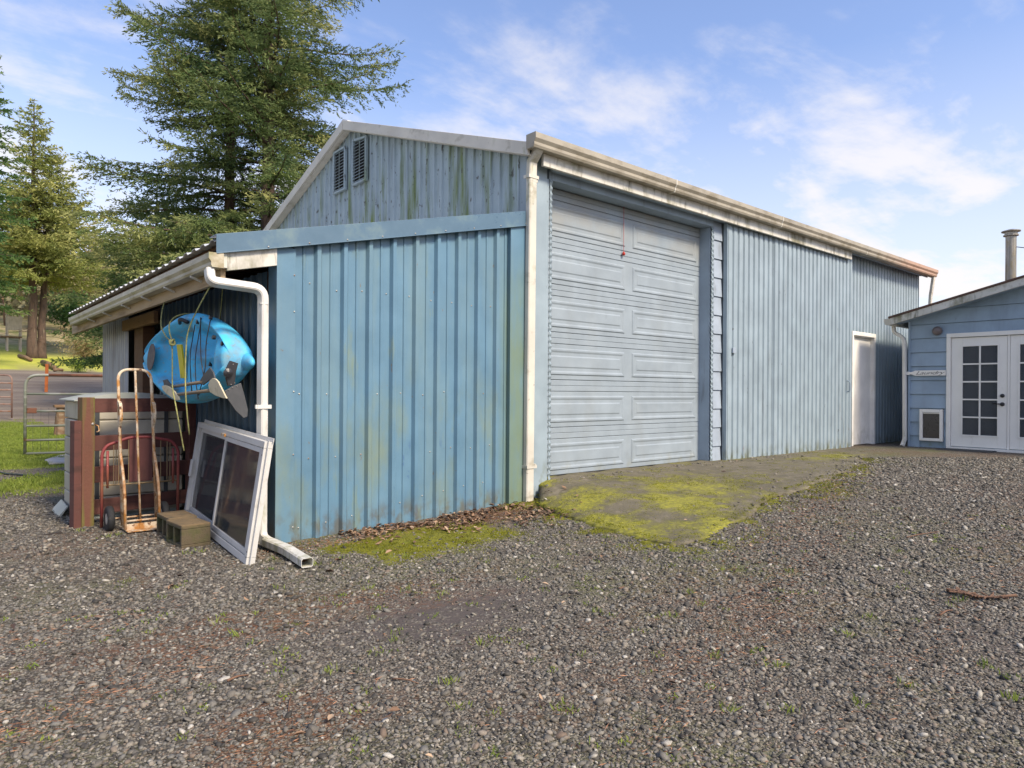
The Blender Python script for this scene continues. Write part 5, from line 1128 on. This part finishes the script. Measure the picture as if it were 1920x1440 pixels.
# leaning logs and rocks on the edge of the lawn, little wooden tower
def log(p, q, r_, lab):
    a = at_tree(*p); b_ = at_tree(*q); mb = MB(); A_ = Vector(a)+Vector((0, 0, r_)); B2 = Vector(b_)+Vector((0, 0, r_)); mb.tube([A_, (A_+B2)/2+Vector((0, 0, .06)), B2], r_, 9, scale=[1, .9, .75]); o = mb.build('fallen_log', M['old_wood'], None, smooth=True); setp(o, lab, 'log', 'logs at the edge of the lawn')
log((80, 53), (104, 50), .20, 'grey brown fallen log just right of the twin fir trunks'); log((36, 56), (58, 54), .16, 'mossy fallen log at the foot of the twin fir trunks on their left'); log((100, 49), (118, 49.5), .12, 'short pale fallen log farthest right on the lawn edge')
tx0, ty0, tz0 = at_tree(24, 60); tw = thing('wooden_tower', 'small pale wooden tower with a tilted roof under the fir at the far left', 'tower', (tx0, ty0, tz0))
for i, (dx, dy) in enumerate(((-.5, -.5), (.45, -.5), (-.5, .45), (.45, .45))): mb = MB(); mb.box((tx0+dx, ty0+dy, tz0-.2), (tx0+dx+.13, ty0+dy+.13, tz0+3.2+.3*(dx > 0))); mb.build('post', M['pale_wood'], tw, bevel=.01)
mb = MB(); mb.box((tx0-.9, ty0-.55, tz0+1.15), (tx0+.6, ty0+.6, tz0+1.27)); mb.build('platform', M['old_wood'], tw)
mb = MB(); mb.box((tx0-.46, ty0-.53, tz0+1.8), (tx0+.5, ty0-.50, tz0+3.0)); mb.build('side_boards', M['pale_wood'], tw)
mb = MB(); mb.hexa([(tx0-.95, ty0-.85, tz0+3.95), (tx0+1.15, ty0-.85, tz0+3.0), (tx0+1.15, ty0+.85, tz0+3.0), (tx0-.95, ty0+.85, tz0+3.95), (tx0-.95, ty0-.85, tz0+4.05), (tx0+1.15, ty0-.85, tz0+3.1), (tx0+1.15, ty0+.85, tz0+3.1), (tx0-.95, ty0+.85, tz0+4.05)]); mb.build('roof', M['pale_wood'], tw)
# wooded hillside behind everything on the left, distance haze put into its pale colours
r = np.random.default_rng(91); n = 42000; dd = r.uniform(84, 150, n); pxx = r.uniform(-260, 560, n)
q = fw[None]*dd[:, None]+rt[None]*((pxx-960)/F*dd)[:, None]; cl_ = vnoise(q[:, 0], q[:, 1], .16, 5); q[:, 2] = gz(q[:, 0], q[:, 1])+r.random(n)**1.3*(2.0+9*cl_)
D_ = unit(r.normal(size=(n, 3))); V_, F_ = leaf_quads(q, D_, r.uniform(.5, 1.3, n), r.uniform(.18, .4, n), r, 1)
wo = npobj('wooded_hillside', V_, F_, leafmat('hillside_leaves', [(.17, .19, .09), (.36, .32, .20), (.46, .41, .32)], None, .35, scale=.11), attrs=dict(rnd=np.repeat(np.clip(cl_*.7+r.random(n)*.4, 0, 1), 4), tip=np.zeros(4*n))); setp(wo, 'pale wooded hillside far behind the lawn and firs', 'woodland', None, 'stuff')

# ---- loose gravel stones, denser and smaller towards the camera
m, t, b = newmat('gravel_stone'); c = stone_color(t, t.attr('rnd').outputs['Fac']); p = t.pos()
c = t.mix(t.mapr(t.noise(p, 160, 3), .3, .7, 0, .45), c, (.05, .045, .04)); t.link(c, b.inputs['Base Color']); b.inputs['Roughness'].default_value = .72; b.inputs['Specular IOR Level'].default_value = .35
ico = []; ph = (1+5**.5)/2
ico = unit(np.array([(-1, ph, 0), (1, ph, 0), (-1, -ph, 0), (1, -ph, 0), (0, -1, ph), (0, 1, ph), (0, -1, -ph), (0, 1, -ph), (ph, 0, -1), (ph, 0, 1), (-ph, 0, -1), (-ph, 0, 1)]))
icf = np.array([(0,11,5),(0,5,1),(0,1,7),(0,7,10),(0,10,11),(1,5,9),(5,11,4),(11,10,2),(10,7,6),(7,1,8),(3,9,4),(3,4,2),(3,2,6),(3,6,8),(3,8,9),(4,9,5),(2,4,11),(6,2,10),(8,6,7),(9,8,1)])
r = np.random.default_rng(5)
def scatter(n, d0, d1, pw=1.0):
    d = d0+(d1-d0)*r.random(n)**pw; l = (r.uniform(-150, 2070, n)-960)/F*d; q = fw[None, :2]*d[:, None]+rt[None, :2]*l[:, None]; return q, d
q, d = scatter(175000, 1.9, 10.5, 1.2)
pdq = poly_dist(q[:, 0], q[:, 1], SLAB); keep = ((q[:, 1] < 5.42) | (q[:, 0] < 2.15)) & (r.random(len(q)) < np.where(pdq > 0, 1, np.where(q[:, 0] > 5, .55, .22)*np.exp(pdq/.16))) & ~((q[:, 0] > 1.1) & (q[:, 0] < 2.2) & (q[:, 1] > 7.5)) & ((q[:, 1] < 9.5) | (r.random(len(q)) < .25))
dens = np.clip(1-.90*np.exp(-(((q[:, 0]-2.3)/.75)**2+((q[:, 1]-3.15)/.38)**2))*1.1, .08, 1); bi = lambda A_: A_[np.clip(np.searchsorted(gy, q[:, 1])-1, 0, ny-1), np.clip(np.searchsorted(gx, q[:, 0])-1, 0, nx-1)]
dens = dens*np.clip(.60+1.1*(fbm(q[:, 0]*.6-q[:, 1]*.5, q[:, 1]*.9, 1.1, 31)-.25), .35, 1)*(1-.80*bi(moss))*(1-.75*bi(leafm))*(1-.35*bi(duff))*(1-.7*bi(grass)); keep &= r.random(len(q)) < dens
q, d = q[keep], d[keep]; n = len(q); sz = (.0038+.0008*d)*np.exp(r.normal(0, .42, n)); sz = np.clip(sz, .0025, .020)
S3 = np.stack([sz*r.uniform(.8, 1.5, n), sz*r.uniform(.7, 1.15, n), sz*r.uniform(.4, .75, n)], -1)
V_ = ico[None]*S3[:, None, :]*(1+r.normal(0, .13, (n, 12, 1))); an = r.uniform(0, 6.28, n); ca, sa = np.cos(an)[:, None], np.sin(an)[:, None]; tl = r.normal(0, .3, n)[:, None]
x_ = V_[..., 0]*ca-V_[..., 1]*sa; y_ = V_[..., 0]*sa+V_[..., 1]*ca; z_ = V_[..., 2]+V_[..., 0]*tl
V_ = np.stack([x_+q[:, None, 0], y_+q[:, None, 1], z_+(np.where(poly_dist(q[:, 0], q[:, 1], SLAB) < 0, slab_z(q[:, 0], q[:, 1])-.002, gz(q[:, 0], q[:, 1]))+S3[:, 2]*.35)[:, None]], -1).reshape(-1, 3)
F_ = (icf[None]+12*np.arange(n)[:, None, None]).reshape(-1, 3); rn = np.clip(r.beta(1.6, 2.1, n)*1.06, 0, 1)
go = npobj('gravel_stones', V_, F_, m, attrs=dict(rnd=np.repeat(rn, 12)), smooth=True); setp(go, 'loose grey gravel stones covering the driveway', 'gravel', None, 'stuff')

# ---- leaves, needles, moss tufts, grass
def gzm(x, y): return gz(x, y)
n = 2300; r = np.random.default_rng(8)
lx = np.concatenate([r.uniform(2.7, 5.15, n-300), r.uniform(-.5, 8, 300)]); ly = np.concatenate([5.44-np.abs(r.normal(0, .34, n-300)), r.uniform(1.6, 5.2, 300)])
lx[:700] = r.normal(4.35, .42, 700); ly[:700] = r.normal(4.95, .20, 700)
ok = (ly < 5.43) & ((poly_dist(lx, ly, SLAB) > 0) | (r.random(len(lx)) < .12)) & ((fbm(lx, ly, 3, 66) > .47) | (r.random(len(lx)) < .15)); lx, ly = lx[ok], ly[ok]; n = len(lx)
on = poly_dist(lx, ly, SLAB) < 0; lz = np.where(on, slab_z(lx, ly)+.006, gz(lx, ly)+.016)+r.uniform(0, .02, n)
a = r.uniform(0, 6.28, n); D_ = unit(np.stack([np.cos(a), np.sin(a), r.normal(0, .28, n)], -1)); S_ = unit(np.cross(D_, np.stack([r.normal(0, .3, n), r.normal(0, .3, n), np.ones(n)], -1))); L_ = (r.uniform(.010, .036, n)*np.where(ly < 4.3, .7, 1))[:, None]; U_ = np.cross(S_, D_)*r.uniform(-.3, .5, n)[:, None]
P_ = np.stack([lx, ly, lz], -1); V_ = np.stack([P_-D_*L_, P_-D_*L_*.3+S_*L_*.42+U_*L_, P_+D_*L_*.45+S_*L_*.34+U_*L_, P_+D_*L_, P_+D_*L_*.45-S_*L_*.34+U_*L_*.9, P_-D_*L_*.3-S_*L_*.42+U_*L_], 1).reshape(-1, 3)
b6 = 6*np.arange(n)[:, None]; F_ = np.concatenate([b6+np.array([0, 1, 2, 3]), b6+np.array([0, 3, 4, 5])]) 
m, t, b = newmat('dry_leaf'); rr = t.new('ShaderNodeValToRGB'); t.put(rr.inputs[0], t.attr('rnd').outputs['Fac']); e = rr.color_ramp; e.elements[0].color = (.05, .03, .02, 1); e.elements[1].color = (.40, .28, .18, 1); k_ = e.elements.new(.45); k_.color = (.14, .075, .042, 1); k_ = e.elements.new(.75); k_.color = (.26, .15, .085, 1)
t.link(rr.outputs[0], b.inputs['Base Color']); b.inputs['Roughness'].default_value = .6; M['leaf'] = m
lo_ = npobj('fallen_leaves', V_, F_, m, attrs=dict(rnd=np.repeat(r.random(n), 6))); setp(lo_, 'dry brown leaves drifted along the foot of the blue wall', 'leaves', None, 'stuff')
# fir needle litter, reddish, in streaks on the gravel
n = 9000; nx_, ny_ = [], []
for (cx_, cy_, sx_, sy_, an_, k_) in ((.15, 3.0, .75, .10, .35, 1400), (-.25, 3.9, .8, .12, .3, 900), (3.5, 2.0, .9, .10, .2, 800), (4.6, 2.3, 1.2, .12, .15, 900), (6.0, 2.9, 1.2, .14, .2, 900), (2.4, 1.6, .9, .10, .2, 500), (.6, 2.2, .4, .08, .5, 400), (7.0, 3.2, 1.5, .12, .25, 700), (3.8, 1.2, .8, .1, .1, 500), (2.6, 5.2, .5, .12, 0, 700), (4.0, 5.15, .7, .13, 0, 900)):
    u_ = r.normal(0, sx_, k_); v_ = r.normal(0, sy_, k_); nx_.append(cx_+u_*math.cos(an_)-v_*math.sin(an_)); ny_.append(cy_+u_*math.sin(an_)+v_*math.cos(an_))
x_ = np.concatenate(nx_); y_ = np.concatenate(ny_); ok = (y_ < 5.44) & (y_ > .5) & (poly_dist(x_, y_, SLAB) > 0); x_, y_ = x_[ok], y_[ok]; n = len(x_)
a = r.normal(.2, 1.0, n); D_ = unit(np.stack([np.cos(a), np.sin(a), r.normal(0, .18, n)], -1)); P_ = np.stack([x_, y_, gz(x_, y_)+r.uniform(.006, .018, n)], -1)
V_, F_ = leaf_quads(P_, D_, r.uniform(.012, .045, n), r.uniform(.0008, .0022, n), r, .2); m, t, b = newmat('fir_litter'); c = t.mix(t.attr('rnd').outputs['Fac'], (.12, .05, .03), (.40, .20, .11)); t.link(c, b.inputs['Base Color']); b.inputs['Roughness'].default_value = .8
o = npobj('needle_litter', V_, F_, m, attrs=dict(rnd=np.repeat(r.random(n), 4))); setp(o, 'reddish brown fir needle litter in streaks on the gravel', 'needle litter', None, 'stuff')
# moss fuzz
cx_ = []; r = np.random.default_rng(17)
def tufts(x, y, z, h, wd, per, spread, mat, name, lab, cat):
    n = len(x)*per; J = np.repeat(np.arange(len(x)), per); P_ = np.stack([x[J]+r.normal(0, spread, n), y[J]+r.normal(0, spread, n), z[J]], -1)
    D_ = unit(np.stack([r.normal(0, .55, n), r.normal(0, .55, n), np.ones(n)], -1)); V_, F_ = leaf_quads(P_, D_, h[J]*r.uniform(.5, 1.3, n), wd*r.uniform(.6, 1.3, n), r, .1)
    o = npobj(name, V_, F_, mat, attrs=dict(rnd=np.repeat(np.clip(r.random(n)*.5+r.random(len(x))[J]*.5, 0, 1), 4), tip=np.zeros(4*n))); setp(o, lab, cat, None, 'stuff')
mossm = leafmat('moss_fuzz', [(.10, .115, .014), (.22, .225, .02), (.30, .28, .03)], None, .3, .9, 3)
x = r.uniform(2.0, 8, 60000); y = r.uniform(2.6, 5.45, 60000); ix = np.clip(np.searchsorted(gx, x)-1, 0, nx-1); iy = np.clip(np.searchsorted(gy, y)-1, 0, ny-1)
sdq = poly_dist(x, y, SLAB); mv = moss[iy, ix]*(sdq > -.03); mv = mv*(fbm(x, y, 9, 77) > .46); ok = r.random(len(x)) < mv*.75; x, y = x[ok], y[ok]
tufts(x, y, gz(x, y)+.004+.04*(np.abs(poly_dist(x, y, SLAB)) < .06), np.full(len(x), .014), .0028, 3, .012, mossm, 'moss_tufts', 'yellow green moss growing along the wall foot and the apron edge', 'moss')
x = r.uniform(4.0, 11.5, 60000); y = r.uniform(2.9, 5.4, 60000); ix = np.clip(((x-3.9)/.04).astype(int), 0, nx2-1); iy = np.clip(((y-2.6)/.04).astype(int), 0, ny2-1); mv = mo[iy, ix]*(sd_[iy, ix] < -.02)*(fbm(x, y, 5, 78) > .52); ok = r.random(len(x)) < mv*.5; x, y = x[ok], y[ok]
tufts(x, y, SZ[np.clip(((y-2.6)/.04+.5).astype(int), 0, ny2-1), np.clip(((x-3.9)/.04+.5).astype(int), 0, nx2-1)], np.full(len(x), .009), .0028, 3, .014, mossm, 'apron_moss', 'bright moss patches on the concrete apron before the garage door', 'moss')
# weeds and grass blades
gm_ = leafmat('grass_blades', [(.12, .18, .035), (.23, .30, .05), (.36, .40, .10)], None, .4, .6, 2)
x, y = [], []
for (a, b_) in ((590, 1060), (640, 1050), (720, 1040), (760, 1050), (375, 1035), (350, 1040), (205, 1010), (225, 1005), (150, 1000), (510, 1050), (760, 1110), (835, 1115), (690, 1105), (520, 1105), (528, 1222), (410, 1165), (620, 1260), (900, 1210), (835, 1285), (1450, 1250), (1340, 1230), (1480, 1090), (1800, 1150), (1630, 1170), (1480, 1335), (1380, 1085), (1360, 1330), (1850, 1260), (1890, 1280), (1900, 1320), (1700, 1290), (1610, 1320), (1590, 1200), (300, 1120), (240, 1090), (60, 1250), (1120, 1150), (1050, 1330), (860, 1330), (1290, 1120), (1320, 1140), (1260, 1160), (440, 1190), (740, 1205), (1020, 1110)):
    p_ = sight(a, b_, 2, .0); x.append(p_.x); y.append(p_.y)
x = np.array(x+list(r.uniform(-1, 7, 260))); y = np.array(y+list(r.uniform(1.3, 5, 260))); ok = poly_dist(x, y, SLAB) > 0; x, y = x[ok], y[ok]; sizes = np.where(np.arange(len(x)) < 44, .040, .020)
tufts(x, y, gz(x, y), sizes, .0028, 16, .022, gm_, 'weeds', 'small green weeds and grass sprigs scattered over the gravel', 'weeds')
x = r.uniform(6.8, 10.8, 620); y = 3.64+.265*(x-7.92)-np.abs(r.normal(.02, .14, 620)); ok = (poly_dist(x, y, SLAB) > -.05) & (fbm(x, y, 2.5, 4) > .42); x, y = x[ok], y[ok]
tufts(x, y, gz(x, y), np.full(len(x), .028), .0025, 8, .03, mossm, 'apron_edge_grass', 'green grass fringe at the far edge of the apron', 'grass')
x = r.uniform(-1.5, 3.2, 52000); y = 9.0+r.random(52000)**1.6*22; ix = np.clip(np.searchsorted(gx, x)-1, 0, nx-1); iy = np.clip(np.searchsorted(gy, y)-1, 0, ny-1); ok = (r.random(len(x)) < grass[iy, ix]) & ~((x > 1.05) & (y < 8.6)) & ~((x > 2.1) & (y < 12.4)); x, y = x[ok], y[ok]
tufts(x, y, gz(x, y), np.full(len(x), .035)+.04*(fbm(x, y, 2, 7) > .55), .006, 4, .05, gm_, 'yard_grass', 'short green grass growing around the farm gate', 'grass')
